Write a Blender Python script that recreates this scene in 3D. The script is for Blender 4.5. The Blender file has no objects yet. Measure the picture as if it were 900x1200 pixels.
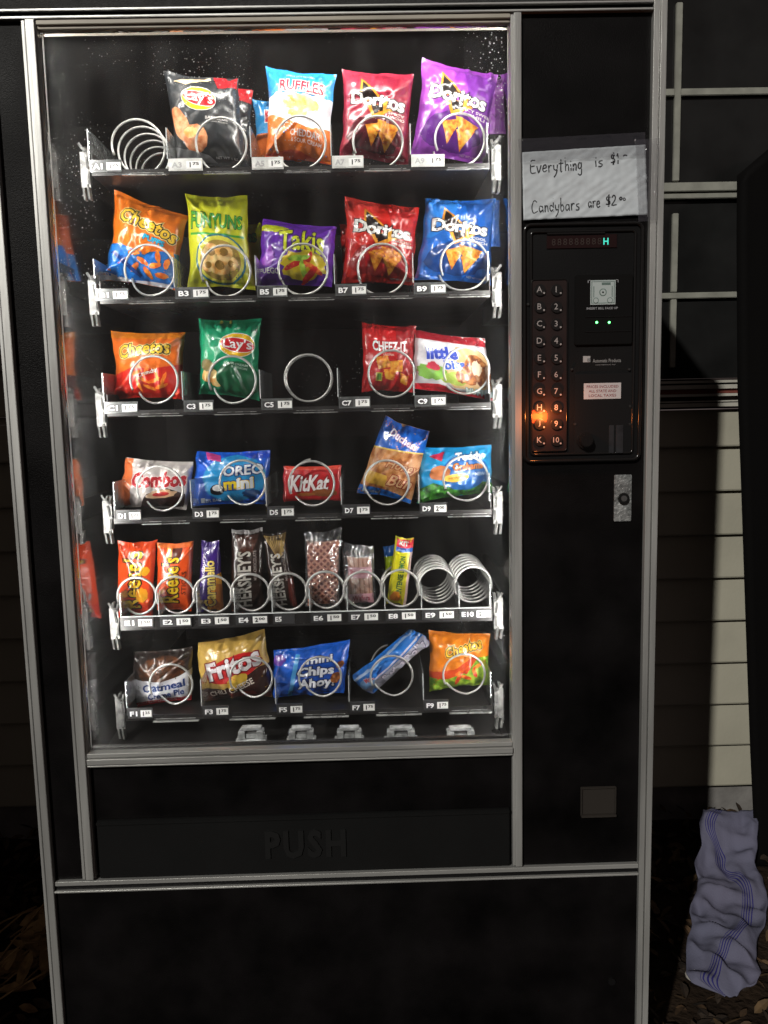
import bpy, bmesh, math, random
import numpy as np
from mathutils import Vector, Matrix, noise

PI = math.pi
S = bpy.context.scene
COL = S.collection

# ------------------------------------------------------------------ camera
F_PX = 950.0
CAM = np.array([0.049004, -1.219489, 1.161151])
PITCH, YAW, ROLL = 0.122356, 0.016350, 0.022195

def cam_axes():
    cy, sy, cp, sp = math.cos(YAW), math.sin(YAW), math.cos(PITCH), math.sin(PITCH)
    fwd = np.array([sy*cp, cy*cp, -sp]); right = np.array([cy, -sy, 0.0]); down = np.cross(fwd, right)
    cr, sr = math.cos(ROLL), math.sin(ROLL)
    return cr*right+sr*down, -sr*right+cr*down, fwd
AR, AD, AF = cam_axes()

def ray(px, py):
    return AR*(px-450)/F_PX + AD*(py-600)/F_PX + AF
def at(px, py, Y=0.0):
    """real place of a measured photo point on the upright plane at depth Y"""
    d = ray(px, py); t = (Y-CAM[1])/d[1]
    return Vector(CAM+t*d)
def atz(px, py, z=0.0):
    d = ray(px, py); t = (z-CAM[2])/d[2]
    return Vector(CAM+t*d)

cd = bpy.data.cameras.new("camera")
cam = bpy.data.objects.new("camera", cd); COL.objects.link(cam)
cd.sensor_width = 36; cd.lens = 36*F_PX/1200
cd.clip_start = 0.02; cd.clip_end = 200
m = Matrix.Identity(4)
for i in range(3):
    m[i][0] = AR[i]; m[i][1] = -AD[i]; m[i][2] = -AF[i]; m[i][3] = CAM[i]
cam.matrix_world = m
S.camera = cam

# ------------------------------------------------------------------ materials
MATS = {}
def lin(h):
    if isinstance(h, str):
        h = h.lstrip('#'); c = [int(h[i:i+2], 16)/255 for i in (0, 2, 4)]
    else:
        c = h
    return [x/12.92 if x <= .04045 else ((x+.055)/1.055)**2.4 for x in c]

def new_mat(name):
    mt = bpy.data.materials.new(name); mt.use_nodes = True
    nt = mt.node_tree
    return mt, nt, nt.nodes['Principled BSDF']

def N(nt, t, **kw):
    n = nt.nodes.new(t)
    for k, v in kw.items():
        if k in n.inputs: n.inputs[k].default_value = v
        else: setattr(n, k, v)
    return n

def basic(name, col, rough=.5, metal=0., coat=0., bump=0., bscale=60, vary=0., vscale=8, spec=.5, rvary=0., stretch=None):
    if name in MATS: return MATS[name]
    mt, nt, p = new_mat(name)
    c = list(col)+[1]
    p.inputs['Base Color'].default_value = c
    p.inputs['Roughness'].default_value = rough
    p.inputs['Metallic'].default_value = metal
    p.inputs['Coat Weight'].default_value = coat
    p.inputs['Coat Roughness'].default_value = .12
    p.inputs['Specular IOR Level'].default_value = spec
    tc = N(nt, 'ShaderNodeTexCoord')
    src = tc.outputs['Object']
    if stretch:
        mp = N(nt, 'ShaderNodeMapping'); mp.inputs['Scale'].default_value = stretch
        nt.links.new(src, mp.inputs['Vector']); src = mp.outputs['Vector']
    if vary:
        nz = N(nt, 'ShaderNodeTexNoise'); nz.inputs['Scale'].default_value = vscale; nz.inputs['Detail'].default_value = 6
        nt.links.new(src, nz.inputs['Vector'])
        mr = N(nt, 'ShaderNodeMapRange'); mr.inputs[3].default_value = 1-vary; mr.inputs[4].default_value = 1+vary
        mr.inputs[1].default_value = .3; mr.inputs[2].default_value = .7
        nt.links.new(nz.outputs['Fac'], mr.inputs[0])
        vm = N(nt, 'ShaderNodeVectorMath', operation='SCALE'); vm.inputs[0].default_value = col
        nt.links.new(mr.outputs[0], vm.inputs['Scale'])
        nt.links.new(vm.outputs[0], p.inputs['Base Color'])
    if rvary:
        nz = N(nt, 'ShaderNodeTexNoise'); nz.inputs['Scale'].default_value = vscale*.7; nz.inputs['Detail'].default_value = 8
        nt.links.new(src, nz.inputs['Vector'])
        mr = N(nt, 'ShaderNodeMapRange'); mr.inputs[3].default_value = max(.03, rough-rvary); mr.inputs[4].default_value = rough+rvary
        mr.inputs[1].default_value = .3; mr.inputs[2].default_value = .7
        nt.links.new(nz.outputs['Fac'], mr.inputs[0]); nt.links.new(mr.outputs[0], p.inputs['Roughness'])
    if bump:
        nz = N(nt, 'ShaderNodeTexNoise'); nz.inputs['Scale'].default_value = bscale; nz.inputs['Detail'].default_value = 4
        nt.links.new(src, nz.inputs['Vector'])
        b = N(nt, 'ShaderNodeBump'); b.inputs['Strength'].default_value = bump; b.inputs['Distance'].default_value = .002
        nt.links.new(nz.outputs['Fac'], b.inputs['Height']); nt.links.new(b.outputs[0], p.inputs['Normal'])
    MATS[name] = mt
    return mt

def emit(name, col, strength):
    if name in MATS: return MATS[name]
    mt, nt, p = new_mat(name)
    p.inputs['Base Color'].default_value = list(col)+[1]
    p.inputs['Emission Color'].default_value = list(col)+[1]
    p.inputs['Emission Strength'].default_value = strength
    MATS[name] = mt
    return mt

def ink(h):
    """printed foil / film in one colour"""
    k = 'ink_'+h.lstrip('#')
    if k in MATS: return MATS[k]
    if h in SPECIAL:
        return SPECIAL[h]()
    c = [x*.82 for x in lin(h)]
    mt = basic(k, c, rough=.30, coat=.7, bump=.55, bscale=55, vary=.10, vscale=25, spec=.5)
    return mt

def speckle(name, a, b, scale=160, rough=.6, c3=None):
    def f():
        if name in MATS: return MATS[name]
        mt, nt, p = new_mat(name)
        tc = N(nt, 'ShaderNodeTexCoord')
        nz = N(nt, 'ShaderNodeTexNoise'); nz.inputs['Scale'].default_value = scale; nz.inputs['Detail'].default_value = 5
        nt.links.new(tc.outputs['Object'], nz.inputs['Vector'])
        cr = N(nt, 'ShaderNodeValToRGB')
        cr.color_ramp.elements[0].position = .38; cr.color_ramp.elements[0].color = lin(a)+[1]
        cr.color_ramp.elements[1].position = .62; cr.color_ramp.elements[1].color = [x*.85 for x in lin(b)]+[1]
        if c3:
            e = cr.color_ramp.elements.new(.5); e.color = lin(c3)+[1]
        nt.links.new(nz.outputs['Fac'], cr.inputs[0]); nt.links.new(cr.outputs[0], p.inputs['Base Color'])
        p.inputs['Roughness'].default_value = rough*.7
        p.inputs['Coat Weight'].default_value = .4
        MATS[name] = mt
        return mt
    return f
SPECIAL = {
    'chip': speckle('print_corn_chip', 'b85a10', 'f0b040', 140, c3='dd8a20'),
    'chipred': speckle('print_spiced_chip', 'a8200c', 'f09030', 120, c3='d85018'),
    'potato': speckle('print_potato_chip', 'e0a050', 'f8dc98', 90),
    'tan': speckle('print_peach_snack', 'c87040', 'f0b080', 110),
    'brownie': speckle('print_baked_brown', '6a3010', 'c88040', 130, c3='9a5820'),
    'green': speckle('print_lime_green', '5a8a18', 'a8c838', 80),
    'cloud': speckle('print_white_cream', 'd8d8e0', 'ffffff', 60),
    'dk': speckle('print_dark_chocolate', '1c0c06', '4a2614', 90),
    'puff': speckle('print_cheese_puff', 'd85a10', 'ff9c30', 130),
    'scene': speckle('print_green_hill', '14401c', '4a9a30', 110),
}

def film(name, tint=(.9, .9, .95), amt=.12):
    if name in MATS: return MATS[name]
    mt = bpy.data.materials.new(name); mt.use_nodes = True
    nt = mt.node_tree; nt.nodes.clear()
    o = N(nt, 'ShaderNodeOutputMaterial')
    tr = N(nt, 'ShaderNodeBsdfTransparent')
    gl = N(nt, 'ShaderNodeBsdfGlossy'); gl.inputs['Roughness'].default_value = .12
    df = N(nt, 'ShaderNodeBsdfDiffuse'); df.inputs['Color'].default_value = list(tint)+[1]
    lw = N(nt, 'ShaderNodeLayerWeight'); lw.inputs['Blend'].default_value = .45
    tc = N(nt, 'ShaderNodeTexCoord')
    nz = N(nt, 'ShaderNodeTexNoise'); nz.inputs['Scale'].default_value = 70; nz.inputs['Detail'].default_value = 5
    nt.links.new(tc.outputs['Object'], nz.inputs['Vector'])
    b = N(nt, 'ShaderNodeBump'); b.inputs['Strength'].default_value = .8; b.inputs['Distance'].default_value = .003
    nt.links.new(nz.outputs['Fac'], b.inputs['Height'])
    nt.links.new(b.outputs[0], gl.inputs['Normal']); nt.links.new(b.outputs[0], lw.inputs['Normal'])
    m1 = N(nt, 'ShaderNodeMixShader'); m2 = N(nt, 'ShaderNodeMixShader')
    m1.inputs[0].default_value = amt
    nt.links.new(tr.outputs[0], m1.inputs[1]); nt.links.new(df.outputs[0], m1.inputs[2])
    ad = N(nt, 'ShaderNodeMath', operation='MULTIPLY_ADD'); ad.inputs[1].default_value = .6; ad.inputs[2].default_value = .10
    nt.links.new(lw.outputs['Facing'], ad.inputs[0]); nt.links.new(ad.outputs[0], m2.inputs[0])
    nt.links.new(m1.outputs[0], m2.inputs[1]); nt.links.new(gl.outputs[0], m2.inputs[2])
    nt.links.new(m2.outputs[0], o.inputs[0])
    MATS[name] = mt
    return mt

def glass_mat():
    mt = bpy.data.materials.new('dusty_glass'); mt.use_nodes = True
    nt = mt.node_tree; nt.nodes.clear()
    o = N(nt, 'ShaderNodeOutputMaterial')
    tr = N(nt, 'ShaderNodeBsdfTransparent')
    gl = N(nt, 'ShaderNodeBsdfGlossy'); gl.inputs['Roughness'].default_value = .02
    lw = N(nt, 'ShaderNodeFresnel'); lw.inputs['IOR'].default_value = 1.45
    mx = N(nt, 'ShaderNodeMixShader')
    nt.links.new(lw.outputs[0], mx.inputs[0]); nt.links.new(tr.outputs[0], mx.inputs[1]); nt.links.new(gl.outputs[0], mx.inputs[2])
    # dust: fine specks and smears that catch the lamp
    df = N(nt, 'ShaderNodeBsdfDiffuse'); df.inputs['Color'].default_value = (.8, .8, .8, 1)
    tl = N(nt, 'ShaderNodeBsdfTranslucent'); tl.inputs['Color'].default_value = (.8, .8, .8, 1)
    md = N(nt, 'ShaderNodeMixShader'); md.inputs[0].default_value = .6
    nt.links.new(df.outputs[0], md.inputs[1]); nt.links.new(tl.outputs[0], md.inputs[2])
    tc = N(nt, 'ShaderNodeTexCoord')
    vo = N(nt, 'ShaderNodeTexVoronoi'); vo.inputs['Scale'].default_value = 170
    nt.links.new(tc.outputs['Object'], vo.inputs['Vector'])
    n1 = N(nt, 'ShaderNodeTexNoise'); n1.inputs['Scale'].default_value = 7; n1.inputs['Detail'].default_value = 4
    nt.links.new(tc.outputs['Object'], n1.inputs['Vector'])
    th = N(nt, 'ShaderNodeMapRange'); th.inputs[1].default_value = .45; th.inputs[2].default_value = .75
    th.inputs[3].default_value = .0; th.inputs[4].default_value = .17
    nt.links.new(n1.outputs['Fac'], th.inputs[0])
    sz = N(nt, 'ShaderNodeSeparateXYZ'); nt.links.new(tc.outputs['Object'], sz.inputs[0])
    hg = N(nt, 'ShaderNodeMapRange'); hg.inputs[1].default_value = 1.35; hg.inputs[2].default_value = 1.68; hg.inputs[3].default_value = .75; hg.inputs[4].default_value = 1.7
    nt.links.new(sz.outputs[2], hg.inputs[0])
    mh_ = N(nt, 'ShaderNodeMath', operation='MULTIPLY'); nt.links.new(th.outputs[0], mh_.inputs[0]); nt.links.new(hg.outputs[0], mh_.inputs[1]); th = mh_
    ls = N(nt, 'ShaderNodeMath', operation='LESS_THAN')
    nt.links.new(vo.outputs['Distance'], ls.inputs[0]); nt.links.new(th.outputs[0], ls.inputs[1])
    n2 = N(nt, 'ShaderNodeTexNoise'); n2.inputs['Scale'].default_value = 16; n2.inputs['Detail'].default_value = 8
    mp = N(nt, 'ShaderNodeMapping'); mp.inputs['Scale'].default_value = (1, 1, .35); mp.inputs['Rotation'].default_value = (0, .5, 0)
    nt.links.new(tc.outputs['Object'], mp.inputs[0]); nt.links.new(mp.outputs[0], n2.inputs['Vector'])
    sm = N(nt, 'ShaderNodeMapRange'); sm.inputs[1].default_value = .45; sm.inputs[2].default_value = .8; sm.inputs[3].default_value = .009; sm.inputs[4].default_value = .045
    nt.links.new(n2.outputs['Fac'], sm.inputs[0])
    sc = N(nt, 'ShaderNodeMath', operation='MULTIPLY'); sc.inputs[1].default_value = .45
    nt.links.new(ls.outputs[0], sc.inputs[0])
    su = N(nt, 'ShaderNodeMath', operation='ADD')
    nt.links.new(sc.outputs[0], su.inputs[0]); nt.links.new(sm.outputs[0], su.inputs[1])
    m3 = N(nt, 'ShaderNodeMixShader')
    nt.links.new(su.outputs[0], m3.inputs[0]); nt.links.new(mx.outputs[0], m3.inputs[1]); nt.links.new(md.outputs[0], m3.inputs[2])
    nt.links.new(m3.outputs[0], o.inputs[0])
    return mt

BLACK = basic('black_powder_coat', (.0048, .0042, .0044), rough=.40, bump=.3, bscale=700, vary=.75, vscale=9, spec=.12, rvary=.12)
BLACKDULL = basic('black_matt_plastic', (.007, .0066, .007), rough=.5, bump=.15, bscale=500, spec=.2, rvary=.1)
PUSHM = basic('charcoal_plastic', (.010, .010, .010), rough=.45, bump=.2, bscale=700, spec=.15, vary=.12)
BLACKWALL = basic('polished_dark_steel_liner', (.36, .34, .33), rough=.10, metal=1, bump=.04, bscale=30, rvary=.05)
BLACKBACK = basic('black_back_liner', (.009, .0075, .007), rough=.6, spec=.1, bump=.2, bscale=40, vary=.3)
TRAYM = basic('black_tray_steel', (.015, .014, .014), rough=.35, spec=.4, rvary=.1)
ALU = basic('brushed_aluminium', (.62, .62, .60), rough=.40, metal=.65, bump=.15, bscale=300, vary=.26, vscale=38, stretch=(1, 1, .08), rvary=.12)
ALUH = basic('brushed_aluminium_rail', (.62, .62, .60), rough=.40, metal=.65, bump=.15, bscale=300, vary=.26, vscale=38, stretch=(.08, 1, 1), rvary=.12)
WIRE = basic('bright_steel_wire', (.46, .455, .44), rough=.36, metal=.55)
CHROME = basic('zinc_steel', (.16, .16, .155), rough=.42, metal=.35, vary=.5, vscale=90, bump=.2, bscale=120)
ACRY = film('clear_acrylic', (.8, .85, .85), .10)
CLEARWRAP = film('clear_cellophane', (.75, .75, .8), .07)
WHITE = basic('white_card', (.78, .78, .76), rough=.5)
TAGBLK = basic('black_tag_card', (.03, .03, .032), rough=.4)
GLASS = glass_mat()

# ------------------------------------------------------------------ mesh helpers
def box(bm, a, b, mi=0):
    x0, x1 = sorted((a[0], b[0])); y0, y1 = sorted((a[1], b[1])); z0, z1 = sorted((a[2], b[2]))
    v = [bm.verts.new(p) for p in ((x0, y0, z0), (x1, y0, z0), (x1, y1, z0), (x0, y1, z0), (x0, y0, z1), (x1, y0, z1), (x1, y1, z1), (x0, y1, z1))]
    fs = []
    for f in ((0, 3, 2, 1), (4, 5, 6, 7), (0, 1, 5, 4), (1, 2, 6, 5), (2, 3, 7, 6), (3, 0, 4, 7)):
        fc = bm.faces.new([v[i] for i in f]); fc.material_index = mi; fs.append(fc)
    return v, fs

def prism(bm, pts, y0, y1, mi=0):
    """outline in X,Z pushed from y0 to y1"""
    a = [bm.verts.new((p[0], y0, p[1])) for p in pts]; b = [bm.verts.new((p[0], y1, p[1])) for p in pts]
    n = len(pts); fs = [bm.faces.new(a), bm.faces.new(b[::-1])]
    for i in range(n):
        fs.append(bm.faces.new((a[i], b[i], b[(i+1) % n], a[(i+1) % n])))
    for f in fs: f.material_index = mi
    return fs

def tube(bm, path, r, seg=6, mi=0, cap=True):
    path = [Vector(p) for p in path]; rings = []
    prev = None
    for i, p in enumerate(path):
        t = (path[min(i+1, len(path)-1)]-path[max(i-1, 0)]).normalized()
        if prev is None:
            a = t.orthogonal().normalized()
        else:
            a = (prev-t*prev.dot(t)).normalized()
        prev = a; b = t.cross(a)
        rr = r[i] if isinstance(r, (list, tuple)) else r
        rings.append([bm.verts.new(p+(a*math.cos(2*PI*k/seg)+b*math.sin(2*PI*k/seg))*rr) for k in range(seg)])
    for i in range(len(rings)-1):
        for k in range(seg):
            f = bm.faces.new((rings[i][k], rings[i][(k+1) % seg], rings[i+1][(k+1) % seg], rings[i+1][k])); f.smooth = True; f.material_index = mi
    if cap:
        for R_ in (rings[0][::-1], rings[-1]):
            f = bm.faces.new(R_); f.material_index = mi

def disc(bm, c, r, y0, y1, seg=20, mi=0, smooth=False):
    pts = [(c[0]+r*math.cos(2*PI*k/seg), c[1]+r*math.sin(2*PI*k/seg)) for k in range(seg)]
    return prism(bm, pts, y0, y1, mi)

def rrect(x0, z0, x1, z1, r, seg=5):
    pts = []
    for cx, cz, a0 in ((x1-r, z0+r, -PI/2), (x1-r, z1-r, 0), (x0+r, z1-r, PI/2), (x0+r, z0+r, PI)):
        for k in range(seg+1):
            a = a0+PI/2*k/seg; pts.append((cx+r*math.cos(a), cz+r*math.sin(a)))
    return pts

def link(name, bm, mats, parent=None, loc=None, bevel=0., smooth=False, fixn=True):
    if fixn: bmesh.ops.recalc_face_normals(bm, faces=bm.faces)
    if bevel:
        es = [e for e in bm.edges if len(e.link_faces) == 2 and e.calc_face_angle(0) > .6]
        bmesh.ops.bevel(bm, geom=es, offset=bevel, segments=2, affect='EDGES', clamp_overlap=True)
    me = bpy.data.meshes.new(name); 
    if loc is not None:
        bmesh.ops.translate(bm, verts=bm.verts, vec=-Vector(loc))
    bm.to_mesh(me); bm.free()
    if smooth:
        for p in me.polygons: p.use_smooth = True
    for mt in (mats if isinstance(mats, (list, tuple)) else [mats]): me.materials.append(mt)
    o = bpy.data.objects.new(name, me); COL.objects.link(o)
    if parent is not None:
        o.parent = parent
        if loc is not None: o.location = Vector(loc)-parent.location if parent.type == 'EMPTY' and parent.parent is None else Vector(loc)
        else: o.location = -world_loc(parent)
    elif loc is not None: o.location = loc
    return o

def world_loc(o):
    v = Vector((0, 0, 0))
    while o is not None:
        v += o.location; o = o.parent
    return v

def tag(o, label=None, cat=None, group=None, kind=None):
    if label: o['label'] = label
    if cat: o['category'] = cat
    if group: o['group'] = group
    if kind: o['kind'] = kind
    return o

def empty(name, loc, label, cat, group=None):
    o = bpy.data.objects.new(name, None); COL.objects.link(o); o.location = loc; o.empty_display_size = .05
    return tag(o, label, cat, group)

# ---------- text as 2-D triangles (cached)
TCACHE = {}
def text2d(s, bold=.0, spacing=1.0):
    k = (s, round(bold, 4), spacing)
    if k in TCACHE: return TCACHE[k]
    cu = bpy.data.curves.new('t', 'FONT'); cu.body = s; cu.offset = bold; cu.resolution_u = 2; cu.space_character = spacing
    cu.fill_mode = 'FRONT'
    ob = bpy.data.objects.new('t', cu); COL.objects.link(ob)
    dg = bpy.context.evaluated_depsgraph_get(); dg.update()
    me = bpy.data.meshes.new_from_object(ob.evaluated_get(dg))
    me.calc_loop_triangles()
    vs = [(v.co.x, v.co.y) for v in me.vertices]; ts = [tuple(t.vertices) for t in me.loop_triangles]
    bpy.data.objects.remove(ob); bpy.data.curves.remove(cu); bpy.data.meshes.remove(me)
    TCACHE[k] = (vs, ts)
    return TCACHE[k]

ADV = {}
def tw(s):
    vs, _ = text2d(s); xs = [v[0] for v in vs]; return max(xs)-min(xs)
def textchars(s, bold, spacing):
    vs, ts, par = [], [], []; pen = 0; base = tw('HH')
    for i, c in enumerate(s):
        if c not in ADV: ADV[c] = tw('H'+c+'H')-base if c != ' ' else .25
        if c != ' ':
            a, b = text2d(c, bold); k = len(vs)
            vs += [(x+pen, y) for x, y in a]; ts += [tuple(q+k for q in t) for t in b]; par += [(i % 2)*.35]*len(a)
        pen += ADV[c]*spacing
    return vs, ts, par

def stroke2d(pts, w):
    """thick polyline as quads with round-ish joints; returns verts, polys"""
    vs, fs = [], []
    for i in range(len(pts)-1):
        a = Vector(pts[i]); b = Vector(pts[i+1]); d = b-a
        if d.length < 1e-9: continue
        d.normalize(); n = Vector((-d.y, d.x))*w/2; e = d*w*.3
        k = len(vs); vs += [tuple(a-e+n), tuple(a-e-n), tuple(b+e-n), tuple(b+e+n)]; fs.append((k, k+1, k+2, k+3))
    return vs, fs

# flat lettering placed on an upright front: adds triangles at depth y
def flat_text(bm, s, x, z, w=None, h=.01, y=0., mi=0, bold=0., rot=0., anchor='c', spacing=1., thick=0.):
    vs, ts = text2d(s, bold, spacing)
    xs = [v[0] for v in vs]; ys = [v[1] for v in vs]
    W0 = max(xs)-min(xs); H0 = max(ys)-min(ys); mx = (max(xs)+min(xs))/2; my = (max(ys)+min(ys))/2
    sz = h/H0; sx = sz if w is None else w/W0
    c, sn = math.cos(rot), math.sin(rot)
    out = []
    for a, b in vs:
        p, q = (a-mx)*sx, (b-my)*sz
        if anchor == 'l': p += W0*sx/2
        out.append(bm.verts.new((x+p*c-q*sn, y, z+p*sn+q*c)))
    for t in ts:
        try:
            f = bm.faces.new([out[i] for i in t]); f.material_index = mi
            if f.normal.y > 0: f.normal_flip()
        except ValueError: pass

# ------------------------------------------------------------------ snack packets
class Pack:
    """a pillow packet: a wrinkled surface, and prints laid over it as its own mesh faces"""
    def __init__(s, corners, Y, bulge=.018, seed=1, lean=0., nu=34, nv=44, crease=1., pinch=.03, seal=.06, back=.014, flat=.5, skew=0.):
        rnd = random.Random(seed)
        tl, tr, br, bl = corners
        P = {'tl': at(tl[0], tl[1], Y+lean), 'tr': at(tr[0], tr[1], Y+lean+skew), 'br': at(br[0], br[1], Y+skew), 'bl': at(bl[0], bl[1], Y)}
        s.W = ((P['tr']-P['tl']).length+(P['br']-P['bl']).length)/2; s.H = ((P['tl']-P['bl']).length+(P['tr']-P['br']).length)/2
        s.nu, s.nv = nu, nv
        us = np.linspace(0, 1, nu+1); vs = np.linspace(0, 1, nv+1)
        n0 = ((P['tr']-P['tl']).cross(P['tl']-P['bl'])).normalized()
        if n0.y > 0: n0 = -n0
        s.n0 = n0
        cre = []
        for k in range(17):
            # folds run from edges and corners toward the middle
            side = rnd.random()
            if side < .45: x0, y0 = rnd.random(), (1-seal if rnd.random() < .6 else seal); ang = rnd.uniform(-.7, .7)+PI/2
            elif side < .75: x0, y0 = rnd.choice((0, 1)), rnd.random(); ang = rnd.uniform(-.8, .8)
            else: x0, y0 = rnd.choice((.02, .98)), rnd.choice((.06, .94)); ang = math.atan2((.5-y0)*s.H, (.5-x0)*s.W)+rnd.uniform(-.3, .3)
            cre.append((x0*s.W, y0*s.H, math.cos(ang), math.sin(ang), rnd.uniform(.035, .11)*s.W, rnd.uniform(.2, .55)*s.H, (rnd.uniform(-1, 1)+.25)*.0066*crease))
        e1, e2, e3, e4 = (rnd.uniform(-1, 1) for _ in range(4))
        F = np.zeros((nu+1, nv+1, 3)); B = np.zeros((nu+1, nv+1, 3))
        off = rnd.uniform(0, 100)
        for i, u in enumerate(us):
            for j, v in enumerate(vs):
                uu = u
                # outline: waisted sides, wavy ends
                wst = pinch*1.25*(math.sin(PI*v)**.8)-.012+.022*noise.noise((off, v*5, (0 if u < .5 else 9)))
                uu = u+(0.5-u)*2*wst
                vv = v+(.5-v)*.055*math.sin(PI*u)+(.015*noise.noise((u*4, off, v*2)) if v in (0, 1) else 0)
                p = P['bl'].lerp(P['br'], uu).lerp(P['tl'].lerp(P['tr'], uu), vv)
                sv = min(1., max(0., (min(v, 1-v)-seal*.5)/(.26)))
                sv = math.sin(sv*PI/2)**.75
                su = math.sin(PI*u)**flat
                b = su*sv
                x, y = u*s.W, v*s.H
                w = 0
                for cx, cy, dx, dy, wd, ln, am in cre:
                    a = (x-cx)*dx+(y-cy)*dy; d = abs(-(x-cx)*dy+(y-cy)*dx)
                    if a < -wd: continue
                    g = max(0., 1-d/wd)
                    w += am*g*math.exp(-max(0, a)/ln)
                w += crease*(.0022*noise.noise((x*60+off, y*60, off))+.0016*(.35-abs(noise.noise((x*95+off, y*70+x*30, off+3)))))*(.4+b)
                w += crease*.0022*math.sin(u*38+e1*6+4*noise.noise((u*3, off, 0)))*math.exp(-abs(min(v, 1-v)-seal*1.3)/.07)*(1 if seal*.8 < v < 1-seal*.8 else .25)
                edge = min(1., min(u, 1-u)/.05)
                if nv > 40 and (j <= 3 or j >= nv-3): w += .0009*(1 if j % 2 else -1)+.0004*math.sin(i*2.1+e1)
                curl = .006*(e2*(u-.5)*2*(v-.5)*2+e3*max(0, v-.85)*6*(u-.5)*2)*crease
                F[i, j] = np.array(p+n0*(bulge*b+w*edge+curl+.0006))
                B[i, j] = np.array(p+n0*(-back*b+curl-.0006))
        s.F, s.B = F, B
        du = np.gradient(F, axis=0); dv = np.gradient(F, axis=1)
        nn = np.cross(du, dv); nn /= np.linalg.norm(nn, axis=2, keepdims=True)+1e-12
        if np.mean(nn@np.array(n0)) < 0: nn = -nn
        s.NN = nn
        s.items = []   # (verts uv, polys, colour, layer)
        s.layer = 0
        s.base = P['bl'].lerp(P['br'], .5)
    def add(s, vs, fs, col, bump=True, par=None):
        if bump: s.layer += 1
        s.items.append((vs, fs, col, [s.layer+q for q in par] if par else s.layer))
    def poly(s, pts, col):
        s.add(list(pts), [tuple(range(len(pts)))], col); return s
    def rect(s, a, b, c, d, col): return s.poly([(a, b), (c, b), (c, d), (a, d)], col)
    def ell(s, cx, cy, rx, ry, col, rot=0, n=28, jag=0, seed=0):
        rnd = random.Random(seed); pts = []
        for k in range(n):
            a = 2*PI*k/n; q = 1+jag*rnd.uniform(-1, 1)
            x, y = rx*math.cos(a)*q*s.W, ry*math.sin(a)*q*s.H
            pts.append((cx+(x*math.cos(rot)-y*math.sin(rot))/s.W, cy+(x*math.sin(rot)+y*math.cos(rot))/s.H))
        return s.poly(pts, col)
    def text(s, t, cx, cy, w, h, col, rot=0, bold=.03, outline=None, ow=.05, shear=0, arc=0, taper=0, outline2=None, ow2=.1, spacing=1.):
        ref, _, _ = textchars(t, bold, spacing)
        xs = [v[0] for v in ref]; ys = [v[1] for v in ref]
        W0 = max(xs)-min(xs); H0 = max(ys)-min(ys); mx = (max(xs)+min(xs))/2; my = (max(ys)+min(ys))/2
        todo = []
        if outline2: todo.append((bold+ow2, outline2))
        if outline: todo.append((bold+ow, outline))
        todo.append((bold, col))
        for bo, cc in todo:
            vs, ts, par = textchars(t, bo, spacing); out = []
            for a, b in vs:
                p = (a-mx)/W0; q = (b-my)/H0           # -.5..+.5
                q2 = q*(1+taper*p*2)+arc*(1-4*p*p)
                X = (p*w)*s.W+shear*q*h*s.H; Yv = q2*h*s.H
                c, sn = math.cos(rot), math.sin(rot)
                out.append((cx+(X*c-Yv*sn)/s.W, cy+(X*sn+Yv*c)/s.H))
            s.add(out, ts, cc, par=par)
        return s
    def line(s, pts, wd, col):
        ph = [(a*s.W, b*s.H) for a, b in pts]
        vs, fs = stroke2d(ph, wd*s.W)
        s.add([(a/s.W, b/s.H) for a, b in vs], fs, col); return s
    def build(s, name, basecol, parent=None, backcol=None):
        nu, nv = s.nu, s.nv
        cols = [basecol]
        def ci(c):
            if c not in cols: cols.append(c)
            return cols.index(c)
        verts, faces, mi, nrm = [], [], [], []
        idx = {}
        O = np.array(s.base)
        for i in range(nu+1):
            for j in range(nv+1):
                idx[i, j] = len(verts); verts.append(s.F[i, j]-O); nrm.append(s.NN[i, j])
        for i in range(nu):
            for j in range(nv):
                faces.append((idx[i, j], idx[i+1, j], idx[i+1, j+1], idx[i, j+1])); mi.append(0)
        bi = {}
        for i in range(nu+1):
            for j in range(nv+1):
                bi[i, j] = len(verts); verts.append(s.B[i, j]-O); nrm.append(-s.NN[i, j])
        for i in range(nu):
            for j in range(nv):
                faces.append((bi[i, j], bi[i, j+1], bi[i+1, j+1], bi[i+1, j])); mi.append(0)
        rim = [(i, 0) for i in range(nu)]+[(nu, j) for j in range(nv)]+[(i, nv) for i in range(nu, 0, -1)]+[(0, j) for j in range(nv, 0, -1)]
        for k in range(len(rim)):
            a, b = rim[k], rim[(k+1) % len(rim)]
            faces.append((idx[a], bi[a], bi[b], idx[b])); mi.append(0)
        if s.items:
            bm = bmesh.new()
            for vs, fs, col, lay in s.items:
                bv = [bm.verts.new((a, b, lay if not isinstance(lay, list) else lay[q_])) for q_, (a, b) in enumerate(vs)]
                k = ci(col)
                for f in fs:
                    try: fc = bm.faces.new([bv[q] for q in f]); fc.material_index = k
                    except ValueError: pass
            bmesh.ops.triangulate(bm, faces=bm.faces)
            def cut(co, no, **kw):
                bmesh.ops.bisect_plane(bm, geom=list(bm.verts)+list(bm.edges)+list(bm.faces), plane_co=co, plane_no=no, dist=1e-7, **kw)
            e = .004
            cut((e, 0, 0), (-1, 0, 0), clear_outer=True); cut((1-e, 0, 0), (1, 0, 0), clear_outer=True)
            cut((0, e, 0), (0, -1, 0), clear_outer=True); cut((0, 1-e, 0), (0, 1, 0), clear_outer=True)
            for i in range(1, nu): cut((i/nu, 0, 0), (1, 0, 0))
            for j in range(1, nv): cut((0, j/nv, 0), (0, 1, 0))
            base = len(verts); bm.verts.index_update()
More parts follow.
